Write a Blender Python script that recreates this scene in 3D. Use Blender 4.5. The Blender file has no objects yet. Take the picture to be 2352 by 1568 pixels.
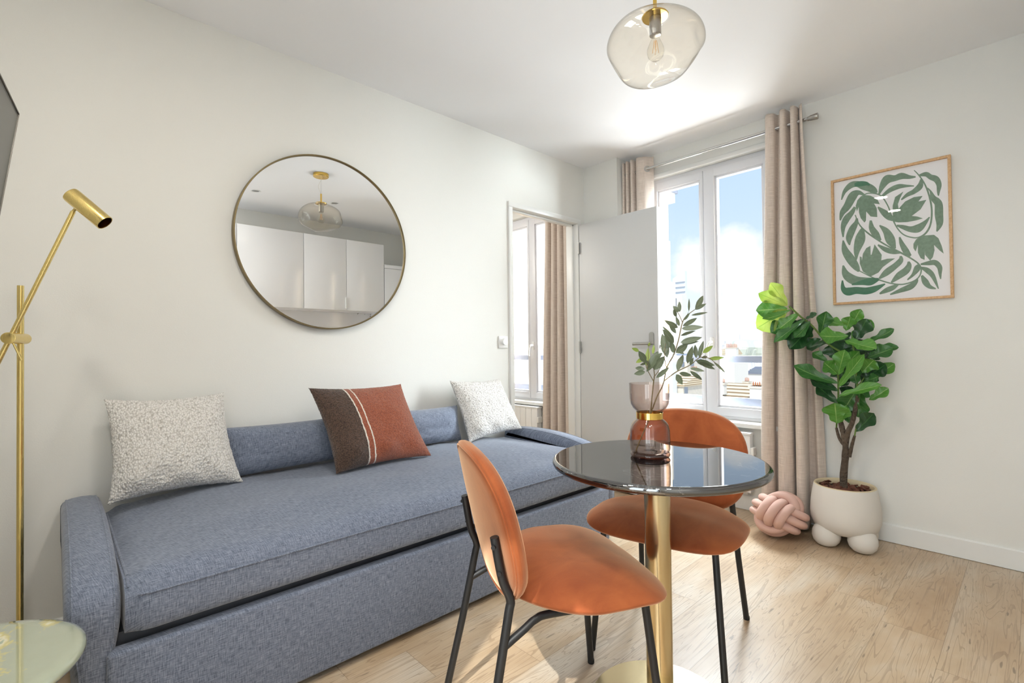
import bpy, bmesh, math, random
from mathutils import Vector, Matrix, noise
R = math.radians
PI = math.pi
rnd = random.Random(7)
C = bpy.context.scene.collection

# ------------------------------------------------------------------ camera
F_PX, CX, CY = 1124.827, 1176.0, 784.0
YAW, PITCH, ROLL = R(46.8750276), R(0.79069776), R(-0.66415995)
CAM = Vector((-3.288213, -2.460557, 1.063727))
AX = Vector((math.cos(YAW)*math.cos(PITCH), math.sin(YAW)*math.cos(PITCH), math.sin(PITCH)))
_r = Vector((math.sin(YAW), -math.cos(YAW), 0.0))
_u = _r.cross(AX)
RT = _r*math.cos(ROLL) + _u*math.sin(ROLL)
UP = -_r*math.sin(ROLL) + _u*math.cos(ROLL)

def sight(px, py):
    return AX + RT*((px-CX)/F_PX) - UP*((py-CY)/F_PX)

def at(px, py, ax, v):
    """point of the room seen at a photo position, on the plane x / y / z = v"""
    d = sight(px, py)
    k = 'xyz'.index(ax)
    return CAM + d*((v-CAM[k])/d[k])

# ------------------------------------------------------------------ mesh building
class MB:
    def __init__(self):
        self.v = []; self.f = []; self.uv = []
    def add(self, verts, faces, uv=None):
        b = len(self.v)
        self.v += [Vector(p) for p in verts]
        self.f += [[i+b for i in fc] for fc in faces]
        self.uv += list(uv) if uv else [(0.0, 0.0)]*len(verts)
        return self
    def box(self, lo, hi):
        x0, y0, z0 = lo; x1, y1, z1 = hi
        vs = [(x0,y0,z0),(x1,y0,z0),(x1,y1,z0),(x0,y1,z0),(x0,y0,z1),(x1,y0,z1),(x1,y1,z1),(x0,y1,z1)]
        fs = [(0,3,2,1),(4,5,6,7),(0,1,5,4),(1,2,6,5),(2,3,7,6),(3,0,4,7)]
        return self.add(vs, fs)
    def rbox(self, lo, hi, r=0.004, seg=2, M=None):
        bm = bmesh.new()
        bmesh.ops.create_cube(bm, size=1.0)
        s = [hi[i]-lo[i] for i in range(3)]; c = [(hi[i]+lo[i])/2 for i in range(3)]
        for v in bm.verts:
            v.co = Vector((v.co.x*s[0]+c[0], v.co.y*s[1]+c[1], v.co.z*s[2]+c[2]))
        r = min(r, min(abs(q) for q in s)*0.49)
        bmesh.ops.bevel(bm, geom=list(bm.edges), offset=r, segments=seg, profile=0.5, affect='EDGES')
        bm.verts.index_update()
        vs = [(M @ v.co) if M else v.co.copy() for v in bm.verts]
        fs = [[v.index for v in f.verts] for f in bm.faces]
        bm.free()
        return self.add(vs, fs)
    def grid(self, fn, nu, nv, cu=False, cv=False, flip=False):
        """fn(i/nu, j/nv) -> point; cu / cv close the grid"""
        mu = nu if cu else nu+1; mv = nv if cv else nv+1
        vs = [fn(i/nu, j/nv) for i in range(mu) for j in range(mv)]
        uv = [(i/nu, j/nv) for i in range(mu) for j in range(mv)]
        fs = []
        for i in range(nu):
            for j in range(nv):
                q = [i*mv+j, ((i+1) % mu)*mv+j, ((i+1) % mu)*mv+(j+1) % mv, i*mv+(j+1) % mv]
                fs.append(q[::-1] if flip else q)
        return self.add(vs, fs, uv)
    def lathe(self, prof, c=(0,0,0), n=48, M=None):
        """prof = [(radius, z)...] bottom to top, axis z through c"""
        c = Vector(c)
        m = len(prof)
        vs = []; fs = []
        for i in range(n):
            a = 2*PI*i/n
            for (r, z) in prof:
                p = Vector((r*math.cos(a), r*math.sin(a), z))
                if M: p = M @ p
                vs.append(p + c)
        for i in range(n):
            k = (i+1) % n
            for j in range(m-1):
                q = [i*m+j, k*m+j, k*m+j+1, i*m+j+1]
                if prof[j][0] < 1e-7: q = [i*m+j, k*m+j+1, i*m+j+1]
                elif prof[j+1][0] < 1e-7: q = [i*m+j, k*m+j, i*m+j+1]
                fs.append(q)
        return self.add(vs, fs)
    def tube(self, path, rad, n=12, closed=False, caps=True, flat=1.0):
        P = [Vector(p) for p in path]
        m = len(P)
        rr = rad if hasattr(rad, '__len__') else [rad]*m
        T = []
        for i in range(m):
            if closed: t = P[(i+1) % m]-P[i-1]
            else: t = P[min(i+1, m-1)]-P[max(i-1, 0)]
            T.append(t.normalized())
        ref = Vector((0,0,1)) if abs(T[0].z) < 0.9 else Vector((1,0,0))
        N = [(ref - T[0]*ref.dot(T[0])).normalized()]
        for i in range(1, m):
            q = T[i-1].rotation_difference(T[i])
            k = q @ N[-1]
            N.append((k - T[i]*k.dot(T[i])).normalized())
        if closed:   # spread the twist left over at the join
            q = T[-1].rotation_difference(T[0])
            k = q @ N[-1]
            ang = math.atan2(k.cross(N[0]).dot(T[0]), k.dot(N[0]))
            for i in range(m):
                N[i] = Matrix.Rotation(ang*i/m, 3, T[i]) @ N[i]
        vs = []
        for i in range(m):
            B = T[i].cross(N[i])
            for k in range(n):
                a = 2*PI*k/n
                vs.append(P[i] + N[i]*(math.cos(a)*rr[i]) + B*(math.sin(a)*rr[i]*flat))
        fs = []
        for i in range(m if closed else m-1):
            j = (i+1) % m
            for k in range(n):
                l = (k+1) % n
                fs.append([i*n+k, i*n+l, j*n+l, j*n+k])
        if caps and not closed:
            fs.append([k for k in range(n)][::-1])
            fs.append([(m-1)*n+k for k in range(n)])
        return self.add(vs, fs)
    def prism(self, poly, h0, h1, axis='z'):
        """poly = 2-D outline, counter-clockwise; pushed from h0 to h1 along axis"""
        n = len(poly)
        def P(a, b, h):
            return {'z': (a, b, h), 'x': (h, a, b), 'y': (b, h, a)}[axis]
        vs = [P(a, b, h0) for a, b in poly] + [P(a, b, h1) for a, b in poly]
        fs = [list(range(n))[::-1], list(range(n, 2*n))]
        for i in range(n):
            j = (i+1) % n
            fs.append([i, j, n+j, n+i])
        return self.add(vs, fs)
    def build(self, name, mat, parent=None, org=None, smooth=35, label=None):
        me = bpy.data.meshes.new(name)
        root = parent
        while root is not None and root.parent is not None: root = root.parent
        off = root.location.copy() if root is not None else (Vector(org) if org is not None else Vector())
        me.from_pydata([tuple(p-off) for p in self.v], [], self.f)
        if any(u != (0.0, 0.0) for u in self.uv):
            lay = me.uv_layers.new(name='uv')
            for lp in me.loops:
                lay.data[lp.index].uv = self.uv[lp.vertex_index]
        me.validate(); me.update()
        if smooth:
            for p in me.polygons: p.use_smooth = True
            if smooth < 180: me.set_sharp_from_angle(angle=R(smooth))
        for m in (mat if isinstance(mat, (list, tuple)) else [mat]):
            me.materials.append(m)
        ob = bpy.data.objects.new(name, me)
        C.objects.link(ob)
        if parent is not None: ob.parent = parent
        else: ob.location = off
        if label: ob['label'] = label
        return ob

def thing(name, label, cat, loc=(0,0,0), group=None):
    o = bpy.data.objects.new(name, None)
    o.empty_display_size = 0.05
    C.objects.link(o); o.location = loc
    o['label'] = label; o['category'] = cat
    if group: o['group'] = group
    return o

def tag(o, label, cat, group=None, kind=None):
    o['label'] = label; o['category'] = cat
    if group: o['group'] = group
    if kind: o['kind'] = kind
    return o

def struct(mb, name, mat, parent=None, smooth=35):
    o = mb.build(name, mat, parent, None, smooth)
    if parent is None: o['kind'] = 'structure'
    return o

def spline(pts, n=8, closed=False):
    P = [Vector(p) for p in pts]
    m = len(P); out = []
    for i in range(m if closed else m-1):
        if closed: a, b, c, d = P[i-1], P[i], P[(i+1) % m], P[(i+2) % m]
        else: a, b, c, d = P[max(i-1,0)], P[i], P[i+1], P[min(i+2,m-1)]
        for k in range(n):
            t = k/n
            out.append(0.5*((2*b)+(c-a)*t+(2*a-5*b+4*c-d)*t*t+(3*b-a-3*c+d)*t**3))
    if not closed: out.append(P[-1])
    return out

def sm(a, b, x):
    t = max(0.0, min(1.0, (x-a)/(b-a))); return t*t*(3-2*t)

# ------------------------------------------------------------------ materials
def lin(r, g, b):
    f = lambda c: (c/255/12.92) if c/255 <= 0.04045 else ((c/255+0.055)/1.055)**2.4
    return (f(r), f(g), f(b), 1.0)

class NT:
    def __init__(self, name):
        self.m = bpy.data.materials.new(name); self.m.use_nodes = True
        self.t = self.m.node_tree; self.n = self.t.nodes; self.l = self.t.links
        self.b = self.n['Principled BSDF']; self.out = self.n['Material Output']
    def node(self, kind, **kw):
        x = self.n.new(kind)
        for k, v in kw.items():
            if k.startswith('i_'): x.inputs[k[2:].replace('_', ' ')].default_value = v
            else: setattr(x, k, v)
        return x
    def link(self, a, b): self.l.new(a, b)
    def coord(self, scale=(1,1,1), which='Object', rot=(0,0,0)):
        tc = self.node('ShaderNodeTexCoord'); mp = self.node('ShaderNodeMapping')
        mp.inputs['Scale'].default_value = scale; mp.inputs['Rotation'].default_value = rot
        self.link(tc.outputs[which], mp.inputs['Vector'])
        return mp.outputs['Vector']
    def noise(self, vec, scale, detail=3, rough=0.5, dist=0.0):
        x = self.node('ShaderNodeTexNoise')
        x.inputs['Scale'].default_value = scale; x.inputs['Detail'].default_value = detail
        x.inputs['Roughness'].default_value = rough; x.inputs['Distortion'].default_value = dist
        self.link(vec, x.inputs['Vector'])
        return x.outputs['Fac']
    def ramp(self, fac, stops):
        x = self.node('ShaderNodeValToRGB')
        el = x.color_ramp.elements
        while len(el) < len(stops): el.new(0.5)
        for e, (p, c) in zip(el, stops):
            e.position = p; e.color = c
        self.link(fac, x.inputs['Fac'])
        return x.outputs['Color']
    def math(self, op, a, b=None, c=None):
        x = self.node('ShaderNodeMath', operation=op)
        for i, v in enumerate((a, b, c)):
            if v is None: continue
            if isinstance(v, (int, float)): x.inputs[i].default_value = v
            else: self.link(v, x.inputs[i])
        return x.outputs[0]
    def mix(self, fac, a, b, mode='MIX'):
        x = self.node('ShaderNodeMix', data_type='RGBA', blend_type=mode)
        for s, v in ((x.inputs[0], fac), (x.inputs[6], a), (x.inputs[7], b)):
            if isinstance(v, (int, float)): s.default_value = v
            elif isinstance(v, tuple): s.default_value = v
            else: self.link(v, s)
        return x.outputs[2]
    def bump(self, h, strength=0.3, dist=0.01):
        x = self.node('ShaderNodeBump')
        x.inputs['Strength'].default_value = strength; x.inputs['Distance'].default_value = dist
        self.link(h, x.inputs['Height'])
        self.link(x.outputs['Normal'], self.b.inputs['Normal'])
        return x
    def set(self, **kw):
        for k, v in kw.items():
            s = self.b.inputs[k.replace('_', ' ')]
            if isinstance(v, (int, float, tuple)): s.default_value = v
            else: self.link(v, s)
        return self

def plain(name, col, rough=0.5, metal=0.0, bump=None, var=0.0, **kw):
    t = NT(name)
    c = col
    if var:
        n = t.noise(t.coord(), 6.0, 4)
        a = tuple(x*(1-var) for x in col[:3])+(1,); b = tuple(min(1, x*(1+var)) for x in col[:3])+(1,)
        c = t.ramp(n, [(0.3, a), (0.7, b)])
    t.set(Base_Color=c, Roughness=rough, Metallic=metal, **kw)
    if bump:
        t.bump(t.noise(t.coord(), bump[0], 3), bump[1], bump[2])
    return t.m

def weave(name, c0, c1, f=330.0, strength=0.35, rough=0.85):
    """linen-like cloth: two crossing sets of slubby threads"""
    t = NT(name)
    tc = t.node('ShaderNodeTexCoord'); sp = t.node('ShaderNodeSeparateXYZ')
    t.link(tc.outputs['Object'], sp.inputs[0])
    x, y, z = sp.outputs
    v = t.math('ADD', y, z)
    h = t.math('ADD', x, t.math('MULTIPLY', y, 0.35))
    def comb(a, b, c):
        cb = t.node('ShaderNodeCombineXYZ')
        for s, q in zip(cb.inputs, (a, b, c)):
            if isinstance(q, (int, float)): s.default_value = q
            else: t.link(q, s)
        return cb.outputs[0]
    A = t.noise(comb(t.math('MULTIPLY', h, f), t.math('MULTIPLY', v, 40.0), 0.0), 1.0, 2, 0.6)
    B = t.noise(comb(t.math('MULTIPLY', h, 40.0), t.math('MULTIPLY', v, f), 3.0), 1.0, 2, 0.6)
    s = t.math('MULTIPLY', t.math('ADD', A, B), 0.5)
    big = t.noise(t.coord(), 3.0, 3)
    s2 = t.math('ADD', s, t.math('MULTIPLY', t.math('SUBTRACT', big, 0.5), 0.12))
    t.set(Base_Color=t.ramp(s2, [(0.34, c0), (0.66, c1)]), Roughness=rough)
    t.b.inputs['Sheen Weight'].default_value = 0.25
    t.b.inputs['Specular IOR Level'].default_value = 0.25
    t.bump(s, strength, 0.002)
    return t.m

def velvet(name, c0, c1):
    t = NT(name)
    n = t.noise(t.coord((1.5, 1, 1)), 7.0, 5, 0.6, 0.6)
    f = t.noise(t.coord(), 260.0, 2)
    t.set(Base_Color=t.ramp(n, [(0.3, c0), (0.7, c1)]), Roughness=0.8)
    t.b.inputs['Sheen Weight'].default_value = 0.95
    t.b.inputs['Sheen Roughness'].default_value = 0.4
    t.b.inputs['Sheen Tint'].default_value = (1.0, 0.68, 0.44, 1)
    t.b.inputs['Specular IOR Level'].default_value = 0.15
    t.bump(f, 0.12, 0.002)
    return t.m

def metal(name, col, rough=0.25, brushed=0.0):
    t = NT(name)
    t.set(Base_Color=col, Metallic=1.0, Roughness=rough)
    if brushed:
        n = t.noise(t.coord((1, 1, 0.02)), 900.0, 2)
        r = t.node('ShaderNodeMapRange'); t.link(n, r.inputs[0])
        r.inputs['To Min'].default_value = rough*0.7; r.inputs['To Max'].default_value = rough*1.4
        t.link(r.outputs[0], t.b.inputs['Roughness'])
    return t.m

def thin_glass(name, tint, ior=1.45, gloss=0.0, facing=0.0):
    """thin-walled glass: see-through film plus Fresnel mirror"""
    t = NT(name)
    t.n.remove(t.b)
    tr = t.node('ShaderNodeBsdfTransparent'); gl = t.node('ShaderNodeBsdfGlossy')
    gl.inputs['Roughness'].default_value = gloss
    # the same Fresnel mirror on both faces of the film
    ge = t.node('ShaderNodeNewGeometry'); dp = t.node('ShaderNodeVectorMath', operation='DOT_PRODUCT')
    t.link(ge.outputs['Normal'], dp.inputs[0]); t.link(ge.outputs['Incoming'], dp.inputs[1])
    f0 = ((ior-1)/(ior+1))**2
    k = t.math('POWER', t.math('SUBTRACT', 1.0, t.math('ABSOLUTE', dp.outputs['Value'])), 5.0)
    fac = t.math('ADD', f0, t.math('MULTIPLY', k, 1-f0))
    mx = t.node('ShaderNodeMixShader')
    if facing:
        e = t.math('POWER', t.math('SUBTRACT', 1.0, t.math('ABSOLUTE', dp.outputs['Value'])), facing)
        c = t.mix(e, tint, tuple(x*x*0.5 for x in tint[:3])+(1,))
        t.link(c, tr.inputs['Color'])
    else: tr.inputs['Color'].default_value = tint
    t.link(fac, mx.inputs[0]); t.link(tr.outputs[0], mx.inputs[1]); t.link(gl.outputs[0], mx.inputs[2])
    t.link(mx.outputs[0], t.out.inputs['Surface'])
    return t.m

M = {}
def mat_wall(name, col):
    t = NT(name)
    # small embossed wallpaper grain
    v = t.coord((1, 1, 1))
    n = t.noise(v, 260.0, 2, 0.6)
    n2 = t.noise(t.coord((1, 1, 2.2)), 120.0, 2)
    h = t.math('ADD', n, t.math('MULTIPLY', n2, 0.7))
    t.set(Base_Color=col, Roughness=0.75)
    t.b.inputs['Specular IOR Level'].default_value = 0.25
    t.bump(h, 0.16, 0.003)
    return t.m
M['wall'] = mat_wall('wallpaper_cream', lin(229, 229, 225))
M['ceiling'] = plain('ceiling_paint', lin(242, 243, 245), 0.8)
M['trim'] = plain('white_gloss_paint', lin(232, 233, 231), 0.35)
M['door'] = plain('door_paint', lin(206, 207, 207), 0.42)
M['pvc'] = plain('white_pvc', lin(224, 225, 230), 0.3)
M['outwall'] = plain('roughcast', lin(188, 160, 126), 0.9, bump=(60, 0.6, 0.02), var=0.08)

def mat_floor():
    t = NT('oak_planks')
    tc = t.node('ShaderNodeTexCoord'); sp = t.node('ShaderNodeSeparateXYZ')
    t.link(tc.outputs['Object'], sp.inputs[0])
    x, y, z = sp.outputs
    W, L = 0.185, 1.25
    row = t.math('FLOOR', t.math('DIVIDE', y, W))
    wn = t.node('ShaderNodeTexWhiteNoise', noise_dimensions='1D'); t.link(row, wn.inputs['W'])
    xs = t.math('ADD', x, t.math('MULTIPLY', wn.outputs['Value'], 7.0))
    colm = t.math('FLOOR', t.math('DIVIDE', xs, L))
    cb = t.node('ShaderNodeCombineXYZ'); t.link(row, cb.inputs[0]); t.link(colm, cb.inputs[1])
    wn2 = t.node('ShaderNodeTexWhiteNoise', noise_dimensions='2D'); t.link(cb.outputs[0], wn2.inputs['Vector'])
    pid = wn2.outputs['Value']
    fy = t.math('FRACT', t.math('DIVIDE', y, W)); fx = t.math('FRACT', t.math('DIVIDE', xs, L))
    ey = t.math('MULTIPLY', t.math('MINIMUM', fy, t.math('SUBTRACT', 1.0, fy)), W)
    ex = t.math('MULTIPLY', t.math('MINIMUM', fx, t.math('SUBTRACT', 1.0, fx)), L)
    seam = t.math('LESS_THAN', t.math('MINIMUM', ey, ex), 0.0011)
    # grain in plank space
    g = t.node('ShaderNodeCombineXYZ')
    t.link(t.math('MULTIPLY', xs, 1.0), g.inputs[0])
    t.link(t.math('ADD', y, t.math('MULTIPLY', pid, 3.7)), g.inputs[1])
    t.link(t.math('MULTIPLY', pid, 11.0), g.inputs[2])
    mp = t.node('ShaderNodeMapping'); mp.inputs['Scale'].default_value = (1.0, 12.0, 1.0)
    t.link(g.outputs[0], mp.inputs['Vector'])
    warp = t.noise(mp.outputs[0], 1.0, 3, 0.55, 0.7)
    rings = t.math('FRACT', t.math('MULTIPLY', warp, 15.0))
    rings = t.math('ABSOLUTE', t.math('SUBTRACT', rings, 0.5))
    mp2 = t.node('ShaderNodeMapping'); mp2.inputs['Scale'].default_value = (3.0, 130.0, 1.0)
    t.link(g.outputs[0], mp2.inputs['Vector'])
    fib = t.noise(mp2.outputs[0], 1.0, 4, 0.65)
    mp3 = t.node('ShaderNodeMapping'); mp3.inputs['Scale'].default_value = (2.2, 5.0, 1.0)
    t.link(g.outputs[0], mp3.inputs['Vector'])
    blot = t.noise(mp3.outputs[0], 1.0, 4, 0.6)
    base = t.ramp(blot, [(0.30, lin(172, 143, 110)), (0.5, lin(192, 168, 138)), (0.7, lin(204, 190, 170))])
    base = t.mix(t.math('MULTIPLY', t.math('SUBTRACT', pid, 0.0), 0.35), base, lin(188, 170, 146))
    line = t.math('MULTIPLY', t.math('LESS_THAN', rings, 0.085), t.math('MULTIPLY', fib, 0.70))
    base = t.mix(line, base, lin(124, 98, 72))
    fd = t.ramp(fib, [(0.32, (1,1,1,1)), (0.47, (0,0,0,1))])
    base = t.mix(t.math('MULTIPLY', fd, 0.45), base, lin(140, 116, 92))
    mp4 = t.node('ShaderNodeMapping'); mp4.inputs['Scale'].default_value = (9.0, 60.0, 1.0)
    t.link(g.outputs[0], mp4.inputs['Vector'])
    crack = t.ramp(t.noise(mp4.outputs[0], 1.0, 2, 0.5), [(0.26, (1,1,1,1)), (0.31, (0,0,0,1))])
    base = t.mix(t.math('MULTIPLY', crack, 0.6), base, lin(92, 76, 62))
    base = t.mix(t.math('MULTIPLY', seam, 0.45), base, lin(110, 88, 66))
    t.set(Base_Color=base, Roughness=0.33)
    t.b.inputs['Specular IOR Level'].default_value = 0.55
    hh = t.math('SUBTRACT', t.math('MULTIPLY', fib, 0.5), t.math('MULTIPLY', seam, 0.8))
    t.bump(hh, 0.18, 0.002)
    return t.m
M['floor'] = mat_floor()

M['sofa'] = weave('blue_grey_linen', lin(74, 83, 101), lin(144, 153, 172), 420.0)
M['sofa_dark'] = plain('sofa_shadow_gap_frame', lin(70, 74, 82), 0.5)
M['sofa_steel'] = plain('grey_metal_frame', lin(120, 124, 130), 0.4, 0.6)
M['velvet'] = velvet('rust_orange_velvet', lin(138, 69, 39), lin(166, 92, 52))
M['black'] = plain('black_powder_coat', lin(26, 27, 29), 0.45, bump=(400, 0.05, 0.001))
M['rubber'] = plain('black_plastic_foot', lin(16, 16, 17), 0.6)
M['brass'] = metal('brushed_brass', lin(226, 202, 132), 0.24, 1)
M['brass_pale'] = metal('pale_brushed_brass', lin(216, 198, 158), 0.2, 1)
M['brass_shiny'] = metal('polished_brass', lin(224, 186, 98), 0.1)
M['brass_in'] = metal('copper_brown_inside', lin(150, 90, 48), 0.35)
M['chrome'] = metal('polished_steel', lin(205, 205, 205), 0.14)
M['steel'] = metal('satin_steel', lin(170, 168, 164), 0.3)
M['mirror'] = metal('mirror_silver', (0.93, 0.94, 0.94, 1), 0.0)
M['mirror_frame'] = metal('dark_brass_frame', lin(132, 118, 88), 0.32)
M['pot'] = plain('matt_white_ceramic', lin(216, 212, 205), 0.7, bump=(35, 0.05, 0.01), var=0.03)
M['pot_rim'] = plain('cream_rim', lin(212, 196, 162), 0.6)
M['bark'] = plain('plant_bark', lin(84, 72, 60), 0.9, bump=(70, 1.0, 0.02), var=0.4)
M['chips'] = plain('bark_chips', lin(104, 62, 46), 0.8, var=0.4)
M['soil'] = plain('dark_soil', lin(40, 30, 24), 0.95, bump=(80, 0.8, 0.01))
M['plastic'] = plain('white_plastic', lin(236, 237, 236), 0.35)
M['kitchen'] = plain('white_gloss_lacquer', lin(242, 243, 246), 0.12)
M['rad'] = plain('radiator_enamel', lin(238, 239, 240), 0.35)
M['knot'] = plain('pink_jersey', lin(206, 170, 158), 0.9, bump=(500, 0.12, 0.001))
M['rail'] = plain('grey_painted_rail', lin(112, 116, 128), 0.5)
M['tv_body'] = plain('tv_black_plastic', lin(12, 12, 13), 0.3)
M['tv_side'] = metal('tv_metal_edge', lin(120, 116, 110), 0.35)
M['tv_screen'] = plain('tv_screen_glass', lin(16, 17, 17), 0.18)
M['stem'] = plain('olive_stem', lin(112, 98, 66), 0.7, var=0.2)
M['gstem'] = plain('green_stem', lin(92, 118, 48), 0.6)
M['pane'] = thin_glass('window_pane', (0.98, 0.99, 0.99, 1), 1.2)
M['vase'] = thin_glass('smoky_rose_glass', lin(250, 244, 241), 1.5, 0.0, 2.5)
M['vase_foot'] = thin_glass('thick_glass_foot', lin(205, 188, 184), 1.6, 0.0, 1.5)
M['amber'] = thin_glass('champagne_glass', lin(252, 249, 243), 1.5, 0.0, 4.0)
M['clear'] = thin_glass('bulb_glass', (0.96, 0.95, 0.92, 1), 1.4)
M['print_glass'] = thin_glass('picture_glazing', (0.985, 0.985, 0.985, 1), 1.25)
M['filament'] = plain('amber_filament', lin(226, 170, 90), 0.4)

def mat_wood(name, c0, c1, ax=(1, 20, 20)):
    t = NT(name)
    n = t.noise(t.coord(ax), 6.0, 4, 0.6, 0.5)
    t.set(Base_Color=t.ramp(n, [(0.3, c0), (0.7, c1)]), Roughness=0.55)
    t.bump(n, 0.08, 0.002)
    return t.m
M['oak'] = mat_wood('pale_oak_frame', lin(192, 150, 104), lin(218, 182, 140))

def mat_curtain(name, c0, c1, back):
    t = NT(name)
    tc = t.node('ShaderNodeTexCoord'); sp = t.node('ShaderNodeSeparateXYZ')
    t.link(tc.outputs['UV'], sp.inputs[0])
    def comb(a, b):
        cb = t.node('ShaderNodeCombineXYZ'); t.link(a, cb.inputs[0]); t.link(b, cb.inputs[1]); return cb.outputs[0]
    u, v = sp.outputs[0], sp.outputs[1]
    A = t.noise(comb(t.math('MULTIPLY', u, 700.0), t.math('MULTIPLY', v, 30.0)), 1.0, 2)
    B = t.noise(comb(t.math('MULTIPLY', u, 12.0), t.math('MULTIPLY', v, 900.0)), 1.0, 2)
    s = t.math('MULTIPLY', t.math('ADD', A, B), 0.5)
    front = t.ramp(s, [(0.35, c0), (0.65, c1)])
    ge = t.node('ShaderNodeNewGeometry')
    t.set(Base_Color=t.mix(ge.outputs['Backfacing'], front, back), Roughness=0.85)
    t.b.inputs['Sheen Weight'].default_value = 0.2
    t.b.inputs['Specular IOR Level'].default_value = 0.2
    t.bump(s, 0.2, 0.002)
    return t.m
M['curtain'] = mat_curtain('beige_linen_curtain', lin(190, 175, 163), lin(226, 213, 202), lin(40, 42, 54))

def mat_boucle():
    t = NT('grey_boucle')
    v = t.node('ShaderNodeTexVoronoi'); v.inputs['Scale'].default_value = 165.0
    t.link(t.coord((1.0, 1.0, 0.75)), v.inputs['Vector'])
    t.set(Base_Color=t.ramp(v.outputs['Distance'], [(0.2, lin(243, 241, 238)), (0.95, lin(180, 176, 170))]), Roughness=0.95)
    t.b.inputs['Sheen Weight'].default_value = 0.3
    inv = t.math('SUBTRACT', 1.0, v.outputs['Distance'])
    t.bump(inv, 0.7, 0.006)
    return t.m
M['boucle'] = mat_boucle()

def mat_rust():
    """pile cushion: dark brown band, two cream stripes, rust field, along its width (uv.x)"""
    t = NT('rust_and_brown_pile')
    tc = t.node('ShaderNodeTexCoord'); sp = t.node('ShaderNodeSeparateXYZ')
    t.link(tc.outputs['UV'], sp.inputs[0])
    n = t.noise(t.coord((1, 1, 1)), 190.0, 3, 0.7)
    wob = t.noise(t.coord(), 60.0, 2)
    u = t.math('ADD', sp.outputs[0], t.math('MULTIPLY', t.math('SUBTRACT', wob, 0.5), 0.012))
    rust = t.ramp(n, [(0.32, lin(112, 52, 34)), (0.68, lin(176, 98, 66))])
    brown = t.ramp(n, [(0.36, lin(40, 27, 22)), (0.75, lin(112, 86, 70))])
    is_r = t.math('GREATER_THAN', u, 0.345)
    c = t.mix(is_r, brown, rust)
    for a, b in ((0.338, 0.350), (0.392, 0.403)):
        k = t.math('MULTIPLY', t.math('GREATER_THAN', u, a), t.math('LESS_THAN', u, b))
        c = t.mix(k, c, lin(226, 220, 210))
    t.set(Base_Color=c, Roughness=0.95)
    t.b.inputs['Sheen Weight'].default_value = 0.3
    t.bump(n, 0.8, 0.006)
    return t.m
M['rust'] = mat_rust()

def mat_marble(name, base, vein, scale, rough, amount=0.03, coat=0.0):
    t = NT(name)
    w = t.noise(t.coord(), scale, 6, 0.65, 1.2)
    k = t.math('ABSOLUTE', t.math('SUBTRACT', w, 0.5))
    k = t.math('LESS_THAN', k, amount*0.12)
    m = t.noise(t.coord(), scale*0.6, 3)
    k = t.math('MULTIPLY', k, t.math('GREATER_THAN', m, 0.55))
    t.set(Base_Color=t.mix(k, base, vein), Roughness=rough)
    return t
tm = mat_marble('polished_black_marble', lin(10, 10, 13), lin(84, 82, 80), 7.0, 0.02, 0.06)
tm.b.inputs['IOR'].default_value = 2.4
M['marble_black'] = tm.m
M['marble_white'] = mat_marble('white_marble_splashback', lin(226, 226, 228), lin(120, 118, 118), 2.2, 0.12, 0.10).m

def mat_onyx():
    t = NT('pale_green_onyx')
    w = t.noise(t.coord((1, 1, 1)), 2.2, 6, 0.62, 0.4)
    band = t.ramp(w, [(0.28, lin(156, 164, 138)), (0.535, lin(166, 174, 152)), (0.55, lin(204, 192, 120)),
                      (0.57, lin(226, 222, 186)), (0.578, lin(164, 178, 152)), (0.85, lin(172, 184, 164))])
    t.set(Base_Color=band, Roughness=0.06)
    t.b.inputs['Coat Weight'].default_value = 1.0
    t.b.inputs['Coat IOR'].default_value = 1.8
    return t.m
M['onyx'] = mat_onyx()

def mat_leaf(name, c0, c1, vein, trans):
    t = NT(name)
    tc = t.node('ShaderNodeTexCoord'); sp = t.node('ShaderNodeSeparateXYZ')
    t.link(tc.outputs['UV'], sp.inputs[0])
    u = t.math('ABSOLUTE', t.math('SUBTRACT', sp.outputs[1], 0.5))
    rib = t.math('LESS_THAN', u, 0.022)
    side = t.math('FRACT', t.math('ADD', t.math('MULTIPLY', sp.outputs[0], 7.0), t.math('MULTIPLY', u, -3.0)))
    sv = t.math('LESS_THAN', side, 0.06)
    vv = t.math('MAXIMUM', rib, t.math('MULTIPLY', sv, 0.5))
    n = t.noise(t.coord(), 9.0, 3)
    c = t.ramp(n, [(0.3, c0), (0.7, c1)])
    c = t.mix(t.math('MULTIPLY', vv, 0.7), c, vein)
    t.set(Base_Color=c, Roughness=0.32)
    t.bump(t.math('SUBTRACT', 1.0, vv), 0.25, 0.004)
    if trans:
        tl = t.node('ShaderNodeBsdfTranslucent'); t.link(c, tl.inputs['Color'])
        mx = t.node('ShaderNodeMixShader'); mx.inputs[0].default_value = trans
        t.link(t.b.outputs[0], mx.inputs[1]); t.link(tl.outputs[0], mx.inputs[2])
        t.link(mx.outputs[0], t.out.inputs['Surface'])
    return t.m
M['leaf0'] = mat_leaf('fiddle_leaf_dark', lin(22, 58, 28), lin(36, 80, 38), lin(70, 118, 60), 0.1)
M['leaf1'] = mat_leaf('fiddle_leaf_mid', lin(36, 86, 34), lin(56, 112, 46), lin(128, 168, 96), 0.2)
M['leaf2'] = mat_leaf('fiddle_leaf_fresh', lin(64, 122, 40), lin(88, 144, 54), lin(158, 190, 112), 0.16)
M['leaf3'] = mat_leaf('fiddle_leaf_young', lin(138, 172, 66), lin(176, 196, 92), lin(110, 148, 50), 0.45)
M['olive'] = mat_leaf('olive_leaf', lin(86, 97, 75), lin(114, 123, 98), lin(140, 146, 120), 0.25)
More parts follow.
